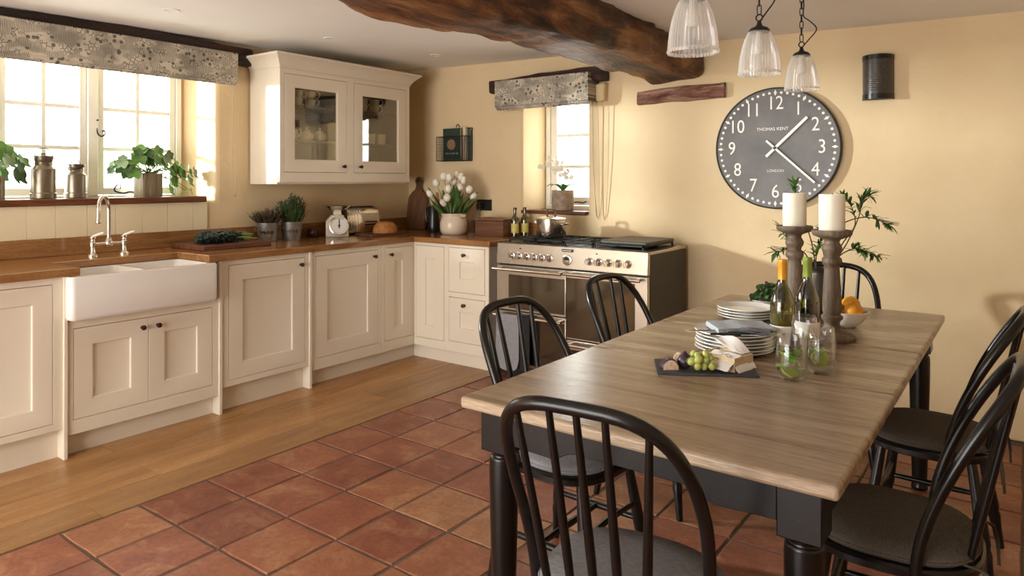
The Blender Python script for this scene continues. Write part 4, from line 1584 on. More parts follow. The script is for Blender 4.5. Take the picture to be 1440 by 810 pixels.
def milk_can(label, x, y, r, h, upright):
    t = thing('milk_can', label, 'milk can', (x, y, SZ), 35)
    k = h
    MB().lathe([(r * .98, 0), (r * 1.03, .004), (r * 1.03, .03), (r * .99, .034), (r * .985, k * .62), (r * .96, k * .65), (r * .74, k * .72), (r * .72, k * .735), (r * .72, k * .80)], 32).build('body', 'milk_metal', t, smooth=25)
    li = MB().lathe([(r * .62, k * .78), (r * .74, k * .82), (r * .76, k * .9), (r * .82, k * .915), (r * .82, k * .94), (r * .3, k * .95), (.002, k * .955)], 28).build('lid', 'milk_metal', t)
    if upright:
        MB().box(-.012, .012, -.006, .006, k * .95, k * 1.0).build('lid_knob', 'milk_metal', li)
        pts = [(r * .86 * math.cos(a), 0, k * .86 + r * 1.05 * math.sin(a)) for a in [PI * q / 12 for q in range(13)]]
    else:
        MB().tube(smoothpath([(-.022, 0, k * .95), (-.022, 0, k * 1.02), (.022, 0, k * 1.02), (.022, 0, k * .95)], 3), .004, 6).build('lid_handle', 'milk_metal', li)
        pts = [(r * .88 * math.cos(a), -r * .95 * math.sin(a), k * .9 - r * .45 * math.sin(a)) for a in [PI * q / 12 for q in range(13)]]
    MB().tube(pts, .0025, 6).build('bail_handle', 'iron', t)
    for s in (-1, 1):
        MB().sph((s * r * .86, 0, k * .88), .007, 8, 6).build('lug', 'milk_metal', t)


milk_can('taller aged tin milk can with raised wire handle on sill', -4.555, 1.645, .064, .262, True)
milk_can('shorter aged tin milk can with lowered handle on sill', -4.55, 1.812, .058, .215, False)

# geranium leaves
lm = MB()
pts = []
nL = 26
for i in range(nL):
    a = 2 * PI * i / nL
    r = 1.0 * (1 + .10 * math.cos(5 * a)) * (1 - .55 * math.exp(-((((a - PI) + PI) % (2 * PI) - PI) / .35) ** 2) * 1)
    pts.append((r * math.cos(a), r * math.sin(a), .16 * r * r + .05 * math.cos(5 * a)))
inner = [(p[0] * .45, p[1] * .45, .04) for p in pts]
lm.add([(0, 0, 0)] + inner + pts, [(0, 1 + i, 1 + (i + 1) % nL) for i in range(nL)] + [(1 + i, 1 + nL + i, 1 + nL + (i + 1) % nL, 1 + (i + 1) % nL) for i in range(nL)])


def leaf_variant(mat):
    o = lm.mesh('leaf', mat, 60)
    return o


LEAF = [leaf_variant('leaf'), leaf_variant('leaf2'), leaf_variant('leaf_dark')]


def potted(label, loc, leaves, pot_h, seed, sizes=(.022, .036)):
    t = thing('potted_geranium', label, 'potted plant', loc)
    s = .062
    pm = MB()
    pm.box(-s + .003, s - .003, -s + .003, s - .003, 0, pot_h - .006)
    po = pm.build('pot', plain('zinc_pot', '#c7c3b8', .5, var=.1), t)
    for k in range(11):
        a = -s + .003 + (2 * s - .006) * (k + .5) / 11
        for face in range(2):
            b = MB()
            if face == 0:
                b.box(s - .004, s + .003, a - .0045, a + .0045, .002, pot_h)
            else:
                b.box(a - .0045, a + .0045, -s - .003, -s + .004, .002, pot_h)
            b.build('slat', 'slats', po)
    MB().box(-s + .006, s - .006, -s + .006, s - .006, pot_h - .006, pot_h - .004).build('soil', 'soil', t)
    r_ = random.Random(seed)
    for i, (dx, dy, dz) in enumerate(leaves):
        tip = Vector((dx, dy, dz))
        b = Vector((r_.uniform(-.02, .02), r_.uniform(-.02, .02), pot_h - .005))
        mid = (b + tip) / 2 + Vector((0, 0, .025))
        st = MB().tube(smoothpath([b, mid, tip], 4), .0022, 5).build('stem', 'stem', t)
        q = Vector((tip.x + r_.uniform(-.02, .09) + .08, tip.y * .8 + r_.uniform(-.06, .06), .05 + r_.uniform(0, .07)))
        e = q.to_track_quat('Z', 'X').to_euler()
        place(LEAF[r_.choices((0, 1, 2), (5, 3, 3))[0]], 'leaf', t, tip, e, r_.uniform(*sizes))
    return t


rl = random.Random(21)
lv = []
for k in range(60):
    u = rl.uniform(-.215, .29)
    dz = .17 + .14 * math.cos(u * 4.5) * rl.uniform(.35, 1) - max(0, u - .08) * .75 * rl.uniform(.3, 1.4)
    if u < -.1:
        dz = rl.uniform(.12, .24)
    if u > .12 and rl.random() < .6:
        dz = rl.uniform(.03, .2)
    lv.append((rl.uniform(-.05, .08), u, max(dz, .035)))
potted('trailing geranium in a square slatted pot on the sill', (-4.56, 2.245, SZ), lv, .150, 5, (.028, .046))
rl = random.Random(33)
lv = [(rl.uniform(-.06, .1), rl.uniform(-.1, .2), rl.uniform(.06, .27)) for k in range(26)]
potted('leafy green geranium beside the taller milk can', (-4.545, 1.375, SZ), lv, .13, 8, (.04, .06))

# orchid on the small window sill
OX, OY, OZ = -2.885, 4.58, 1.125
t = thing('potted_orchid', 'white orchid in a mottled pot on small window sill', 'potted plant', (OX, OY, OZ))
MB().lathe([(.075, 0), (.082, .005), (.088, .06), (.086, .15), (.084, .156), (.077, .155), (.075, .12), (.05, .1)], 28).build('pot', 'orchid_pot', t)
MB().lathe([(.077, .14), (.03, .146), (.001, .147)], 18, cap0=False).build('soil', 'soil', t)
ro_ = random.Random(4)
for k in range(6):
    an = k * PI / 3 + .3
    out, side = Vector((math.cos(an), math.sin(an), 0)), Vector((-math.sin(an), math.cos(an), 0))
    lm2 = MB()
    rings = []
    for s in range(8):
        f = s / 7
        w = .02 * math.sin(PI * (.2 + .8 * f)) + .001
        c = out * (.13 * f) + Vector((0, 0, .15 + .055 * math.sin(f * 2.4)))
        rings.append([c + side * w, c + Vector((0, 0, -.003)), c - side * w, c + Vector((0, 0, -.005))])
    lm2.loft(rings)
    lm2.build('leaf', 'leaf', t, smooth=60)
fm = MB()
for k in range(5):
    a = 2 * PI * k / 5
    fm.sph((.55 * math.cos(a), .55 * math.sin(a), .1), (.5, .5, .1), 8, 4)
fm.sph((0, 0, .15), .22, 8, 5)
FM = fm.mesh('blossom', 'petal', 60)
for (ex, ez, nfl, sgn) in ((-.16, .37, 12, -1), (.08, .31, 9, 1), (-.06, .35, 8, -1)):
    pth = smoothpath([(0, 0, .14), (-.01 * sgn, -.01, .28), (ex * .45, -.02, ez + .01), (ex, -.03, ez - .015)], 6)
    MB().tube(pth, .0025, 5).build('stem', 'stem', t)
    for k in range(nfl):
        p = Vector(pth[-1 - k * 1]) + Vector((ro_.uniform(-.03, .03), ro_.uniform(-.035, .01), ro_.uniform(-.045, .03)))
        place(FM, 'blossom', t, p, (PI / 2 + ro_.uniform(-.5, .5), ro_.uniform(-.4, .4), ro_.uniform(-.6, .4)), .021)


# ------------------------------------------------------------------ dining table
TX0, TX1, TY0, TY1, TZ = -1.268, -.296, 1.478, 3.648, .760
tb = thing('dining_table', 'weathered wood extending dining table with black turned legs', 'table', (0, 0, 0))
r_ = random.Random(9)
for ya, yb in ((TY0, 2.208), (2.212, 2.790), (2.794, TY1)):
    m = MB()
    m.box(TX0, TX1, ya, yb, TZ - .032, TZ)
    m.build('tabletop_leaf', 'tabletop', tb, bevel=.013 if False else .009, segs=3)
ax0, ax1, ay0, ay1 = TX0 + .035, TX1 - .042, TY0 + .05, TY1 - .05
LB = .092


def leg(x, y):
    m = MB()
    m.box(x - LB / 2, x + LB / 2, y - LB / 2, y + LB / 2, .605, TZ - .032)
    m.lathe([(.03, 0), (.034, .01), (.028, .03), (.03, .05), (.034, .2), (.040, .45), (.0415, .56), (.040, .585), (.033, .592), (.036, .598), (.04, .606)], 24, (x, y, 0))
    m.build('leg', 'black_paint', tb, bevel=.003)


for x in (ax0 + LB / 2, ax1 - LB / 2):
    for y in (ay0 + LB / 2, ay1 - LB / 2):
        leg(x, y)


def apron(axis, a0, a1, d0, d1):
    L = a1 - a0
    zt = TZ - .032
    s = min(.16, L * .2)
    pts = [(a0, zt), (a0, zt - .092), (a0 + s, zt - .098)]
    for k in range(1, 6):
        pts.append((a0 + s + .012 * k + .01, zt - .098 + .028 * math.sin(PI / 2 * k / 5)))
    pts += [(a1 - (p[0] - a0), p[1]) for p in reversed(pts[2:])]
    pts += [(a1, zt - .092), (a1, zt)]
    m = MB()
    if axis == 'X':
        m.prism(pts, d0, d1, 'Y')
    else:
        m.prism(pts, d0, d1, 'X')
    m.build('apron', 'black_paint', tb, bevel=.002, segs=1)


apron('X', ax0 + LB, ax1 - LB, ay0 + .006, ay0 + .03)
apron('X', ax0 + LB, ax1 - LB, ay1 - .03, ay1 - .006)
apron('Y', ay0 + LB, ay1 - LB, ax0 + .006, ax0 + .03)
apron('Y', ay0 + LB, ay1 - LB, ax1 - .03, ax1 - .006)

# ------------------------------------------------------------------ bow-back chairs


def make_chair(label, loc, rz, n_sp, cush, tie=False):
    t = thing('dining_chair', label, 'chair', loc, rz, 'black bow-back dining chairs')
    SH = .432
    # seat outline: rounded D, wider at the front
    def outline(k, z):
        pts = []
        for i in range(32):
            a = 2 * PI * i / 32
            c, s = math.cos(a), math.sin(a)
            w = .212 + .012 * s
            pts.append((k * w * math.copysign(abs(c) ** .75, c), k * .205 * math.copysign(abs(s) ** .8, s), z))
        return pts
    MB().loft([outline(.94, SH - .03), outline(1.0, SH - .022), outline(1.0, SH - .006), outline(.97, SH)]).build('seat', 'black_paint', t)
    cu = MB().loft([outline(.90, SH), outline(.945, SH + .008), outline(.945, SH + .018), outline(.90, SH + .029), outline(.6, SH + .034), outline(.2, SH + .035)]).build('cushion', cush, t, smooth=60)
    MB().tube([(p[0] * .95, p[1] * .95, SH + .014) for p in outline(1.0, 0)], .004, 6, closed=True).build('piping', cush, cu)
    for sx in (-1, 1):
        for sy in (-1, 1):
            m = MB()
            a, b = Vector((sx * .145, sy * .135, SH - .02)), Vector((sx * .195, sy * .195, 0))
            prof = [(0, .015), (.15, .0165), (.45, .0195), (.62, .021), (.66, .017), (.7, .0205), (.78, .017), (1, .0125)]
            m.tube([a + (b - a) * s for s, _ in prof], [q for _, q in prof], 12)
            m.build('leg', 'black_paint', t)
    z = .185
    f = 1 - z / (SH - .02)
    xs, ys = .145 + .05 * f, .135 + .06 * f
    for sx in (-1, 1):
        MB().tube([(sx * xs, -ys, z), (sx * xs, 0, z), (sx * xs, ys, z)], [.009, .0125, .009], 10).build('stretcher', 'black_paint', t)
    MB().tube([(-xs, 0, z), (0, 0, z), (xs, 0, z)], [.009, .0125, .009], 10).build('stretcher', 'black_paint', t)
    MB().tube([(-xs + .01, ys - .01, .24), (0, ys - .02, .24), (xs - .01, ys - .01, .24)], [.008, .011, .008], 10).build('stretcher', 'black_paint', t)
    # bow
    HB = .490

    def bow(s):                       # s in -1..1
        a = PI / 2 * (1 - s)          # 0..pi measured from +x
        c, q = math.cos(a), math.sin(a)
        x = .220 * math.copysign(abs(c) ** .584, c)
        h = HB * abs(q) ** .367
        # narrow slightly toward the seat
        x *= .932 + .068 * min(1, h / .25)
        return Vector((x, -.072 - .208 * (h / HB) ** 1.63, SH - .01 + h))
    pts = [bow(math.copysign(1 - (1 - abs(2 * k / 60 - 1)) ** 2.2, k - 30)) for k in range(61)]
    MB().tube(pts, [.0135 + .0015 * (1 - abs(k - 30) / 30) for k in range(61)], 10).build('bow', 'black_paint', t)
    for k in range(n_sp):
        fr = (k + 1) / (n_sp + 1) * 2 - 1
        xt = .205 * fr * 1.06
        xb = .150 * fr * 1.06
        # find bow point at xt
        best = min(pts[16:45], key=lambda p: abs(p.x - xt))
        b0 = Vector((xb, -.172, SH - .008))
        MB().tube([b0, b0.lerp(best, .35), best], [.0085, .0105, .0075], 10).build('spindle', 'black_paint', t)
    if tie:
        for sx in (-1, 1):
            m = MB()
            m.tube(smoothpath([(sx * .13, -.165, SH + .01), (sx * .15, -.21, SH + .012), (sx * .165, -.222, SH - .02), (sx * .17, -.226, SH - .06), (sx * .16, -.228, SH - .10)], 4), .006, 6, flat=.35)
            m.tube(smoothpath([(sx * .15, -.205, SH + .01), (sx * .175, -.22, SH - .015), (sx * .185, -.226, SH - .065)], 4), .006, 6, flat=.35)
            m.build('tie', cush, t)
    return t


make_chair('black bow-back chair with lit-grey cushion at table end away from clock', (-.738, 1.458, 0), 4.9, 5, 'cushion_lit')
make_chair('black bow-back chair facing table across from the sink', (-1.262, 2.052, 0), -91.9, 4, 'cushion_lit')
make_chair('black bow-back chair facing table directly before the range cooker', (-1.304, 2.85, 0), -92.4, 4, 'cushion_lit')
make_chair('black bow-back chair at table end under the clock', (-.789, 3.726, 0), 190, 4, 'cushion')
make_chair('black bow-back chair with tied brown cushion facing the drinking glasses', (-.288, 2.112, 0), 90.4, 4, 'cushion', True)
make_chair('black bow-back chair facing the fruit bowl side of table', (-.283, 2.973, 0), 88, 4, 'cushion', True)

# ------------------------------------------------------------------ things on the table
Z = TZ


def plate(x, y, z, label, group, r=.14, mat='china'):
    t = thing('dinner_plate', label, 'plate', (x, y, z), group=group)
    m = MB().lathe([(r * .6, 0), (r * .66, .002), (r * .8, .0045), (r, .016), (r * .995, .0185), (r * .8, .0085), (r * .64, .006), (r * .1, .0055)], 48)
    m.build('dish', mat, t, smooth=60)
    return t


PX, PY = -.83, 2.447
for k in range(6):
    plate(PX + random.uniform(-.003, .003), PY + random.uniform(-.003, .003), Z + .0115 * k, 'white dinner plate, %s in the stack under the napkins' % ('bottom one', 'second up', 'third up', 'fourth up', 'fifth up', 'topmost')[k], 'stacked plates under napkins', .134)
QX, QY = -.985, 3.05
for k in range(4):
    plate(QX, QY, Z + .0115 * k, 'white dinner plate, %s in the stack beside the salad' % ('bottom one', 'second up', 'third up', 'topmost')[k], 'stacked plates beside salad', .12)
PT = Z + .0115 * 5 + .007


def napkin(label, x, y, z, rz, w, l, mat):
    t = thing('napkin', label, 'napkin', (x, y, z), rz)
    for k in range(3):
        m = MB()
        rings = []
        for i in range(11):
            a = -l / 2 + l * i / 10
            zz = .006 * k + .004 * nz(i * .5, k, 3) + .010 * math.exp(-((a) / .05) ** 2) * .5
            hw = w / 2 - .004 * k
            rings.append([(-hw, a, zz), (hw, a, zz + .004 * nz(i * .7, 5, k)), (hw, a, zz + .0052), (-hw, a, zz + .0052)])
        m.loft(rings)
        m.build('fold', mat, t, smooth=60)
    return t


napkin('pale grey linen napkin folded on the stacked plates', PX + .01, PY + .03, PT + .006, -52, .15, .20, 'linen')
t = napkin('charcoal linen napkin tucked beside knife handles', PX + .055, PY - .03, PT + .004, -60, .07, .14, 'linen_dark')


def knife(label, x, y, z, rz, hmat):
    t = thing('table_knife', label, 'knife', (x, y, z), rz, 'knives on the plates')
    MB().tube([(-.10, 0, .005), (-.05, 0, .006), (0, 0, .006)], [.006, .0085, .007], 8, flat=.6).build('handle', hmat, t)
    MB().prism([(0, -.006), (.09, -.009), (.115, -.004), (.12, .003), (.1, .006), (0, .006)], .004, .006).build('blade', 'chrome', t)


for k in range(3):
    knife('steel table knife with brown handle lying on the plates', PX - .04 + .012 * k, PY - .065 + .018 * k, PT + .006, 215 + 4 * k, 'maroon')
for k in range(2):
    knife('steel table knife with black handle lying on the plates', PX + .05 + .02 * k, PY - .085 + .03 * k, PT + .008, 30 + 3 * k, 'black_plastic')

# slate and what lies on it
SA = 29
t = thing('slate_board', 'dark slate serving board with fruit and cheese', 'serving board', (-.826, 2.15, Z), SA)
m = MB()
pts = [(-.152, -.085), (-.05, -.087), (.06, -.084), (.152, -.086), (.154, .02), (.151, .085), (.0, .084), (-.15, .086)]
m.prism(pts, 0, .008)
m.build('slab', 'slate', t, bevel=.002)


def on_slate(lx, ly, dz=.008):
    a = math.radians(SA)
    return (-.826 + lx * math.cos(a) - ly * math.sin(a), 2.15 + lx * math.sin(a) + ly * math.cos(a), Z + dz)


def fig_mesh(h=1.0):
    return [(.004, 0), (.016, .004), (.024, .014), (.0245, .024), (.018, .036), (.008, .046), (.004, .052), (.001, .054)]


t = thing('fig', 'whole purple fig on slate next to the grapes', 'fruit', on_slate(-.062, -.02, .008))
MB().lathe(fig_mesh(), 18).build('skin', 'fig', t, smooth=80)
t = thing('fig', 'cut purple fig wedge on slate showing pale flesh', 'fruit', on_slate(-.112, -.035, .008), 40)
m = MB()
m.prism([(.028 * math.cos(a), .034 * math.sin(a)) for a in [PI * k / 10 for k in range(11)]], -.02, .02, 'Y')
m.build('skin', 'fig', t, bevel=.006)
MB().prism([(.024 * math.cos(a), .03 * math.sin(a) + .0005) for a in [PI * k / 10 for k in range(11)]], -.0215, -.0195, 'Y').build('flesh', 'fig_flesh', t)
t = thing('fig', 'small pale fig slice behind the whole fig', 'fruit', on_slate(-.075, .03, .008), 10)
MB().prism([(.02 * math.cos(a), .036 * math.sin(a)) for a in [PI * k / 10 for k in range(11)]], -.006, .006, 'Y').build('flesh', 'fig_flesh', t, bevel=.002)
gr = thing('grape_bunch', 'bunch of green grapes on the slate board', 'fruit', on_slate(-.012, -.04, .008), 29)
rg_ = random.Random(3)
gp = []
GM = MB().sph((0, 0, 0), (.0115, .0115, .0135), 14, 9).mesh('grape', 'grape', 80)
for k in range(400):
    p = Vector((rg_.uniform(-.036, .036), rg_.uniform(-.03, .036), rg_.uniform(.0115, .055)))
    if p.z > .058 - 14 * (p.x ** 2 + p.y ** 2):
        continue
    if all((p - q).length > .0195 for q in gp):
        gp.append(p)
for p in gp:
    place(GM, 'grape', gr, p, (rg_.uniform(-1, 1), rg_.uniform(-1, 1), 0), rg_.uniform(.93, 1.08))
MB().tube([(0, 0, .05), (-.02, .01, .045), (-.045, -.01, .035), (-.05, -.02, .03)], .002, 6).build('stalk', 'stem', gr)
ch = thing('cheese_box', 'open thin wooden box holding a soft white cheese', 'cheese box', on_slate(.072, .018, .008), 76)
w2, l2, hh = .052, .062, .042
m = MB()
m.box(-w2, w2, -l2, -l2 + .004, 0, hh).box(-w2, w2, l2 - .004, l2, 0, hh).box(-w2, -w2 + .004, -l2 + .004, l2 - .004, 0, hh).box(w2 - .004, w2, -l2 + .004, l2 - .004, 0, hh).box(-w2, w2, -l2, l2, 0, .003)
m.build('box', 'boxwood', ch)
wiggle(ch, 'box_mark', 'black_plastic', -.01, .045, .008, .002, .0008, 30, y=-l2 - .0005, seed=6)
t = thing('soft_cheese', 'soft white cheese inside the wooden box', 'cheese', on_slate(.072, .018, .011), 76)
MB().box(-.046, .046, -.056, .056, 0, .036).build('wheel', 'rind', t, bevel=.008, segs=3)
t = thing('wax_paper', 'crumpled white wax paper folded back over the cheese', 'paper', on_slate(.072, .018, .05), 76)


def sheet(fn, nu, nv, th=.0006):
    m = MB()
    T = [[Vector(fn(i / nu, j / nv)) for j in range(nv + 1)] for i in range(nu + 1)]
    n = (nu + 1) * (nv + 1)
    vs = [p for r in T for p in r] + [p - Vector((0, 0, th)) for r in T for p in r]
    W_ = nv + 1
    fs = []
    for i in range(nu):
        for j in range(nv):
            a = i * W_ + j
            fs.append((a, a + 1, a + W_ + 1, a + W_))
            fs.append((n + a, n + a + W_, n + a + W_ + 1, n + a + 1))
    edge = [(i * W_) for i in range(nu + 1)] + [nu * W_ + j for j in range(1, nv + 1)] + [i * W_ + nv for i in range(nu - 1, -1, -1)] + [j for j in range(nv - 1, 0, -1)]
    for a, b in zip(edge, edge[1:] + edge[:1]):
        fs.append((a, b, n + b, n + a))
    return m.add(vs, fs)


def flap1(u, v):
    x = -.05 + .10 * u
    y = -.075 + .06 * v
    return (x + .01 * nz(u * 3, v * 3, 1), y, .004 - .045 * (1 - v) ** 2 + .006 * nz(u * 4, v * 4, 2))


def flap2(u, v):
    return (.01 + .045 * u + .012 * v, -.05 + .11 * v, .003 + .03 * u * math.sin(PI * v) + .028 * v * v + .006 * nz(u * 5, v * 5, 4))


def flap3(u, v):
    return (-.085 + .075 * u, -.06 + .10 * v, -.033 + .038 * u ** .7 + .010 * nz(u * 4, v * 4, 8))


for fn in (flap1, flap2, flap3):
    sheet(fn, 8, 8).build('flap', 'paper', t, smooth=50)


# glasses of water with mint and lime
def mint_leaf(r_, parent, p, sc):
    m = MB()
    an, el = r_.uniform(0, 2 * PI), r_.uniform(-.2, 1.0)
    d = Vector((math.cos(an) * math.cos(el), math.sin(an) * math.cos(el), math.sin(el)))
    s = d.cross(Vector((0, 0, 1))).normalized()
    nn = s.cross(d)
    rings = []
    for k in range(6):
        f = k / 5
        w = .009 * sc * math.sin(PI * (.1 + .9 * f)) + .0004
        c = Vector(p) + d * (.028 * sc * f) - nn * (.006 * f * f)
        rings.append([c + s * w, c - nn * .0015, c - s * w, c - nn * .0022])
    m.loft(rings)
    m.build('mint_leaf', 'mint', parent, smooth=60)


def tumbler(x, y, label, seed, lime=True, mint=5, limez=.03):
    t = thing('drinking_glass', label, 'glass', (x, y, Z))
    MB().lathe([(.022, 0), (.026, .001), (.038, .012), (.0455, .035), (.0465, .055), (.0425, .1), (.037, .146), (.0362, .1465), (.0354, .146), (.0405, .1), (.0445, .055), (.0435, .036), (.036, .016), (.02, .008)], 40).build('bowl', 'tumbler', t, smooth=80)
    MB().lathe([(.018, .009), (.0355, .017), (.0428, .036), (.0438, .055), (.0415, .078), (.001, .078)], 32).build('water', 'water', t, smooth=60)
    r_ = random.Random(seed)
    for k in range(mint):
        mint_leaf(r_, t, (r_.uniform(-.022, .022), r_.uniform(-.022, .022), r_.uniform(.032, .078)), r_.uniform(1.1, 1.7))
    if lime:
        m = MB()
        m.M = Matrix.Translation((-.004, 0, limez)) @ Matrix.Rotation(math.radians(r_.uniform(60, 85) if limez > .035 else 12), 4, 'X') @ Matrix.Rotation(.4, 4, 'Y')
        m.lathe([(.024, 0), (.025, .002), (.025, .005), (.024, .007)], 22)
        lo = m.build('lime_slice', 'lime', t)
    return t


tumbler(-.571, 2.187, 'drinking glass full of mint beside the cheese board', 3, True, 9, .02)
tumbler(-.515, 2.313, 'drinking glass of mint and lime between mint-filled glass and candlestick', 8, True, 6, .048)
tumbler(-.60, 2.462, 'drinking glass standing in front of the wine bottles', 12, True, 6, .05)


def wine(label, x, y, gmat, foil, wine_mat):
    t = thing('wine_bottle', label, 'wine bottle', (x, y, Z))
    MB().lathe([(.03, .004), (.038, 0), (.0415, .004), (.0415, .15), (.039, .175), (.028, .205), (.018, .228), (.0148, .245), (.0148, .312), (.001, .313)], 36).build('glass', gmat, t, smooth=80)
    MB().lathe([(.036, .006), (.0385, .01), (.0385, .13), (.001, .131)], 28).build('wine', wine_mat, t)
    MB().lathe([(.0162, .248), (.0158, .30), (.0165, .302), (.0165, .318), (.001, .319)], 24).build('capsule', foil, t)
    MB().lathe([(.0421, .022), (.0421, .088)], 36, cap0=False, cap1=False).build('label', 'label_paper', t)


wine('olive glass wine bottle with gold foil neck', -.70, 2.568, 'bottle_olive', 'foil_gold', plain('white_wine', '#b0a83a', .15, var=.05))
wine('dark green glass wine bottle with green foil neck', -.645, 2.69, 'bottle_dark', 'foil_green', plain('dark_wine', '#2c2f16', .15, var=.05))


def candlestick(label, clabel, x, y):
    t = thing('candlestick', label, 'candlestick', (x, y, Z))
    MB().lathe([(.082, 0), (.085, .006), (.083, .018), (.07, .026), (.05, .032), (.034, .04), (.027, .055), (.03, .07), (.038, .078), (.038, .088), (.03, .094), (.033, .105), (.034, .13), (.031, .2), (.027, .262), (.026, .275), (.033, .282), (.036, .292), (.034, .304), (.026, .312), (.027, .322), (.035, .334), (.036, .346), (.03, .358), (.026, .366), (.03, .376), (.05, .384), (.066, .39), (.071, .398), (.071, .41), (.066, .412), (.05, .405), (.001, .404)], 36).build('turned_stem', 'candlestick', t, smooth=50)
    c = thing('pillar_candle', clabel, 'candle', (x, y, Z + .405))
    MB().lathe([(.044, 0), (.046, .003), (.046, .136), (.045, .141), (.04, .141), (.036, .134), (.001, .131)], 36).build('wax', 'wax', c, smooth=50)
    MB().tube([(0, 0, .128), (.001, 0, .14), (.003, 0, .146)], .0014, 5).build('wick', 'wick', c)


candlestick('turned greyish wood candlestick beside the fruit bowl', 'thick cream pillar candle on candlestick beside fruit bowl', -.595, 2.845)
candlestick('turned greyish wood candlestick behind the wine bottles', 'thick cream pillar candle on candlestick behind wine bottles', -.775, 3.02)

BXc, BYc = -.60, 3.115
t = thing('fruit_bowl', 'white china bowl of oranges and limes', 'bowl', (BXc, BYc, Z))
MB().lathe([(.035, 0), (.038, .003), (.06, .02), (.078, .045), (.086, .066), (.084, .067), (.074, .046), (.055, .022), (.02, .008)], 36).build('dish', 'china', t, smooth=60)
for lb, nm, dx, dy, dz, r, mt in (('orange resting at the rim of the fruit bowl', 'orange', .034, -.014, .068, .037, 'orange'), ('orange lying towards back of the fruit bowl', 'orange', .012, .04, .085, .037, 'orange'),
                                  ('yellow lemon leaning on the left of fruit bowl', 'lemon', -.04, -.008, .068, .030, 'lemon'), ('green lime at the back of the fruit bowl', 'lime', -.045, .04, .086, .027, 'lime')):
    t = thing(nm, lb.replace('the left of ', ''), 'fruit', (BXc + dx, BYc + dy, Z + dz - r))
    MB().sph((0, 0, r), (r, r, r * .95), 20, 12).build('peel', mt, t, smooth=80)
    MB().lathe([(.004, r * 1.93), (.002, r * 1.97)], 6).build('stem_scar', 'twig', t)

# salad bowl
t = thing('salad_bowl', 'white bowl heaped with mixed green salad leaves', 'bowl of salad', (-.965, 3.345, Z))
MB().lathe([(.04, 0), (.05, .004), (.085, .03), (.098, .045), (.096, .046), (.08, .03), (.03, .01)], 32).build('dish', 'china', t)
rs = random.Random(5)
sm = [MB(), MB()]
for k in range(210):
    a, q = rs.uniform(0, 2 * PI), math.sqrt(rs.random())
    p = Vector((.085 * q * math.cos(a), .085 * q * math.sin(a), .035 + .085 * (1 - q * q) * rs.random()))
    e = Vector((rs.uniform(-1, 1), rs.uniform(-1, 1), rs.uniform(.1, 1))).normalized()
    s = e.orthogonal().normalized()
    L = rs.uniform(.022, .04)
    b = sm[0] if rs.random() < .78 else sm[1]
    ring = [p, p + e * L * .4 + s * L * .35, p + e * L * .8 + s * L * .25, p + e * L, p + e * L * .8 - s * L * .25, p + e * L * .4 - s * L * .35]
    nn = e.cross(s) * .0012
    b.loft([ring, [v + nn for v in ring]])
for b, mt in zip(sm, ('leaf_dark', plain('red_leaf', '#4a2f2a', .5, var=.3))):
    o = b.build('salad_leaves', mt, t, smooth=None)
    o['kind'] = 'stuff'

# pewter jug with jasmine sprays
JX, JY = -.745, 3.30
t = thing('pewter_jug', 'dark pewter jug holding wild leafy sprays', 'jug', (JX, JY, Z))
MB().lathe([(.05, 0), (.055, .005), (.062, .05), (.066, .1), (.06, .15), (.045, .185), (.045, .2), (.052, .212), (.05, .213), (.042, .2), (.04, .185), (.05, .1), (.03, .01)], 32).build('body', 'pewter', t, smooth=60)
a = math.radians(215)
MB().tube(smoothpath([(.045 * math.cos(a), .045 * math.sin(a), .19), (.095 * math.cos(a), .095 * math.sin(a), .19), (.105 * math.cos(a), .105 * math.sin(a), .14), (.09 * math.cos(a), .09 * math.sin(a), .08), (.062 * math.cos(a), .062 * math.sin(a), .06)], 5), .006, 8).build('handle', 'pewter', t)
lf = MB()
lf.loft([[Vector((0, y, z)) + Vector((x, 0, 0)) for x in (-w, 0, w)] + [Vector((0, y, z - .0015))] for y, w, z in ((0, .0015, 0), (.012, .006, .002), (.026, .0075, .003), (.042, .005, .001), (.056, .0006, -.004))])
LFM = [lf.mesh('leaf', 'leaf_dark', 60), lf.mesh('leaf', 'leaf', 60)]
RV = Vector((math.cos(R36), math.sin(R36), 0))
FV = Vector((-math.sin(R36), math.cos(R36), 0))


def spray(pts, nleaf, seed, dens=.5):
    """pts given as (right, back, up) metres from the jug mouth, in the frame of the table's diagonal"""
    r_ = random.Random(seed)
    P3 = [RV * a + FV * b + Vector((0, 0, c)) for a, b, c in pts]
    path = smoothpath(P3, 8)
    s = thing('leafy_spray', 'thin branching leafy spray standing in the pewter jug', 'branch', (JX, JY, Z + .2), 0, 'sprays in the pewter jug')
    n = len(path)
    MB().tube(path, [.0035 * (1 - .65 * i / n) for i in range(n)], 6).build('twig', 'twig', s)
    for k in range(nleaf):
        i = int(n * (1 - dens + dens * (k + 1) / nleaf)) - 1
        p = path[max(1, i)]
        d = (path[max(1, i)] - path[max(0, i - 1)]).normalized()
        side = Vector((r_.uniform(-1, 1), r_.uniform(-1, 1), r_.uniform(-.7, .7)))
        q = (d * .9 + side).normalized().to_track_quat('Y', 'Z').to_euler()
        place(LFM[r_.random() < .45], 'leaf', s, p, q, r_.uniform(.7, 1.3))
        for _ in range(2):
            side = Vector((r_.uniform(-1, 1), r_.uniform(-1, 1), r_.uniform(-.8, .8)))
            q = (d * .6 + side).normalized().to_track_quat('Y', 'Z').to_euler()
            place(LFM[r_.random() < .45], 'leaf', s, p, q, r_.uniform(.5, 1.0))
    return s


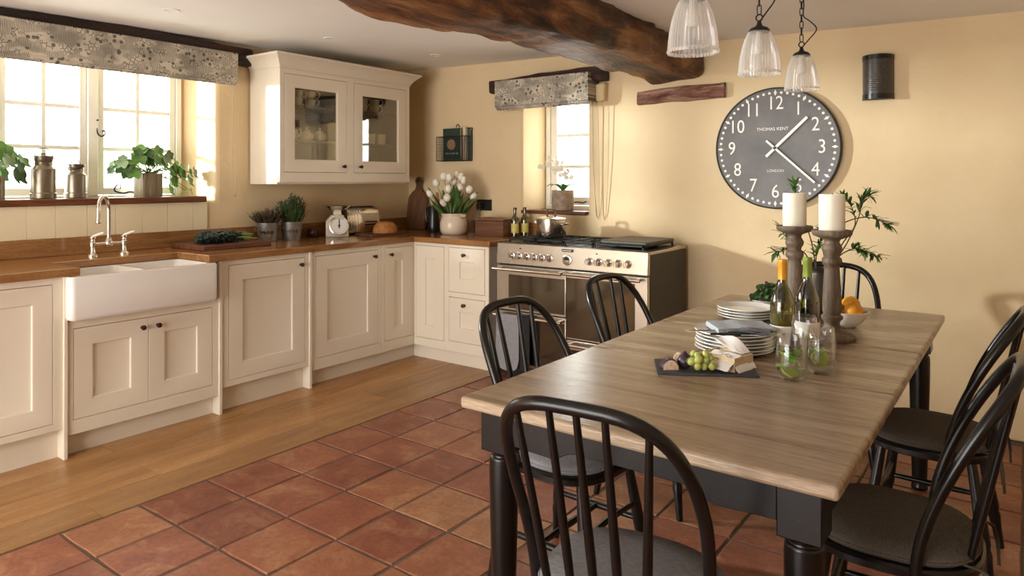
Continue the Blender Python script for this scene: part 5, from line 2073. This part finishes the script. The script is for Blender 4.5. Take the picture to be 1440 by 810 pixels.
spray([(.0, 0, -.1), (.06, 0, .02), (.13, .01, .12), (.185, .02, .23), (.205, .02, .315), (.235, .02, .33)], 16, 1, .35)
spray([(.01, 0, -.1), (.07, 0, .04), (.15, .0, .095), (.2, -.01, .085), (.26, -.02, .06)], 18, 2, .55)
spray([(.005, .01, -.1), (.05, .01, .1), (.10, .0, .2), (.2, 0, .235), (.29, .02, .215), (.315, .02, .2)], 14, 3, .4)
spray([(0, 0, -.1), (-.05, 0, .02), (-.12, 0, .09), (-.19, -.01, .08)], 15, 4, .6)
spray([(0, 0, -.1), (-.05, 0, .06), (-.11, .01, .11), (-.165, .02, .185)], 7, 5, .3)
spray([(0, 0, -.1), (-.03, 0, .12), (-.08, .01, .27), (-.105, .01, .37)], 14, 6, .35)
spray([(0, 0, -.1), (.03, -.02, .06), (.05, -.03, .13), (.04, -.04, .19)], 14, 7, .7)
spray([(0, 0, -.1), (-.02, -.02, .05), (-.01, -.04, .13), (.03, -.04, .2)], 14, 8, .7)
spray([(.0, .0, -.1), (.1, .01, .1), (.17, .02, .2), (.15, .02, .29), (.11, .01, .32)], 14, 9, .4)


# ------------------------------------------------------------------ wall clock
CXk, CZk, CR = -1.253, 1.556, .375
ck = thing('wall_clock', 'large round dark grey wall clock with white numerals', 'clock', (CXk, BW, CZk))
m = MB()
m.M = Matrix.Rotation(PI / 2, 4, 'X')
m.lathe([(CR, .0), (CR, .04), (CR - .004, .044), (CR - .008, .043), (CR - .009, .038)], 96, cap1=False)
m.build('rim', 'clock_rim', ck)
m = MB()
m.M = Matrix.Rotation(PI / 2, 4, 'X')
m.lathe([(CR - .007, .037), (.001, .0375)], 96, cap0=False)
m.build('face', 'clock_face', ck)
FYc = -.0385
for k in range(1, 13):
    a = math.radians(30 * k)
    rn = .27 if k not in (10, 11, 12) else .275
    text_obj('numeral', str(k), .118, 'clock_white', ck, (rn * math.sin(a), FYc, rn * math.cos(a)), (PI / 2, 0, 0), .0008, .86, .0)
dot = MB()
dot.M = Matrix.Rotation(PI / 2, 4, 'X')
dot.lathe([(.0085, 0), (.0085, .0015), (.001, .0018)], 12)
DM = dot.mesh('minute_dot', 'clock_white')
dia = MB()
dia.M = Matrix.Rotation(PI / 2, 4, 'X')
dia.prism([(0, -.019), (.0095, 0), (0, .019), (-.0095, 0)], 0, .0016)
HM = dia.mesh('hour_marker', 'clock_white')
for k in range(60):
    a = 2 * PI * k / 60
    p = (.342 * math.sin(a), FYc, .342 * math.cos(a))
    if k % 5:
        place(DM, 'minute_dot', ck, p)
    else:
        place(HM, 'hour_marker', ck, p, (0, a, 0))
text_obj('maker_name', 'THOMAS KENT', .028, 'clock_white', ck, (-.018, FYc, .118), (PI / 2, 0, 0), .0006)
text_obj('city_name', 'LONDON', .023, 'clock_white', ck, (0, FYc, -.140), (PI / 2, 0, 0), .0006)
for nm, ang, L, tail, w, y in (('hour_hand', 46, .262, .075, .0085, -.050), ('minute_hand', 132.5, .315, .07, .0065, -.056)):
    m = MB()
    m.prism([(-w, -tail), (w, -tail), (w, L), (-w, L)], 0, .003, 'Y')
    o = m.build(nm, 'clock_white', ck, loc=(0, y, 0))
    o.rotation_euler = (0, math.radians(ang), 0)
m = MB()
m.cyl((0, -.037, 0), (0, -.058, 0), .009, n=14)
m.build('hand_pivot', 'clock_rim', ck)

# ------------------------------------------------------------------ half-round wall light
wl = thing('wall_light', 'black half-round wall light with dark ribbed glass', 'wall light', (-.69, BW, 1.818))


def halfshell(r, z0, z1, th=.004, n=20):
    m = MB()
    rings = []
    for z in (z0, z1):
        o = [(r * math.cos(a), -.115 * math.sin(a) * r / .082 * .82, z) for a in [PI * k / n for k in range(n + 1)]]
        i = [((r - th) * math.cos(a), -.115 * math.sin(a) * (r - th) / .082 * .82, z) for a in [PI * k / n for k in range(n, -1, -1)]]
        rings.append(o + i)
    m.loft(rings)
    return m


halfshell(.082, 0, .03, .008).build('lower_band', 'black_plastic', wl)
halfshell(.082, .225, .252, .008).build('upper_band', 'black_plastic', wl)
halfshell(.079, .028, .228, .003).build('shade', plain('smoked_gauze', '#4d4a46', .35, .35, var=.3, scale=90), wl)
MB().box(-.08, .08, -.006, .0, .002, .25).build('back_plate', 'black_plastic', wl)
m = MB()
for k in range(8):
    m.cyl((-.05 + .003 * k, -.0945 + .0002, .05 + .012 * k), (.02, -.0955, .05 + .012 * k), .0012, n=5)
m.build('glint_strips', 'steel', wl)

# ------------------------------------------------------------------ pendant lamps


def pendant(x, y, zrim, loop, label):
    zc = ceil_z(x, y)
    t = thing('pendant_lamp', label, 'pendant lamp', (x, y, zrim), group='ribbed glass pendants over the table')
    h, R = .158, .0745
    prof = [(R * a, h * b) for a, b in ((1, 0), (.99, .1), (.965, .25), (.92, .42), (.85, .58), (.74, .76), (.62, .9), (.5, 1))]
    m = MB()
    m.lathe(prof, 80, cap0=False, cap1=False, rib=-.06)
    m.build('glass_shade', 'shade', t, smooth=22)
    m = MB()
    m.lathe([(R * 1.005, -.003), (R * 1.03, .003), (R * 1.0, .008), (R * .97, .003), (R * 1.005, -.003)], 64, cap0=False, cap1=False)
    m.build('rim', 'shade', t)
    m = MB()
    m.lathe([(.037, h - .004), (.039, h + .001), (.031, h + .011), (.014, h + .018), (.009, h + .026), (.007, h + .038), (.001, h + .039)], 28)
    m.tube([(.012 * math.cos(a), 0, h + .05 + .012 * math.sin(a)) for a in [2 * PI * k / 14 for k in range(14)]], .003, 6, closed=True)
    m.build('cap', 'iron', t)
    MB().lathe([(.001, .07), (.014, .074), (.02, .09), (.017, .108), (.012, .125), (.011, .155), (.001, .156)], 18).build('bulb', 'bulb', t)
    z = zrim + h + .066
    k = 0
    lk = MB()
    a_, b_ = .0075, .018
    pts = []
    for i in range(12):
        an = 2 * PI * i / 12
        pts.append((a_ * math.cos(an), 0, (b_ - a_) * (1 if math.sin(an) > .01 else (-1 if math.sin(an) < -.01 else 0)) + a_ * math.sin(an)))
    lk.tube(pts, .0022, 6, closed=True)
    LKM = lk.mesh('chain_link', 'iron')
    while z < zc - .02:
        place(LKM, 'chain_link', t, (0, 0, z + .014 - zrim), (0, 0, (k % 2) * PI / 2 + .5))
        z += .030
        k += 1
    MB().lathe([(.05, zc - zrim), (.05, zc - zrim - .012), (.02, zc - zrim - .025), (.001, zc - zrim - .026)], 24).build('ceiling_rose', 'iron', t)
    top = zc - zrim - .02
    MB().tube(smoothpath([(0, 0, h + .034), (.022 * loop[0], .01, h + .07), (.048 * loop[0], .012, h + .115), (.026 * loop[0], .008, h + .155), (.008, .004, h + .18), (.02 * loop[1], 0, (h + .18 + top) / 2), (.006, 0, top)], 6), .003, 6).build('flex', 'iron', t)


pendant(-.797, 1.985, 1.737, (1, 2), 'ribbed glass pendant lamp over table end away from the clock')
pendant(-.80, 2.63, 1.752, (1.1, 3), 'ribbed glass pendant lamp hanging between the two other pendants')
pendant(-.838, 3.385, 1.775, (1.3, .5), 'ribbed glass pendant lamp overlapping the clock rim, closest to it')
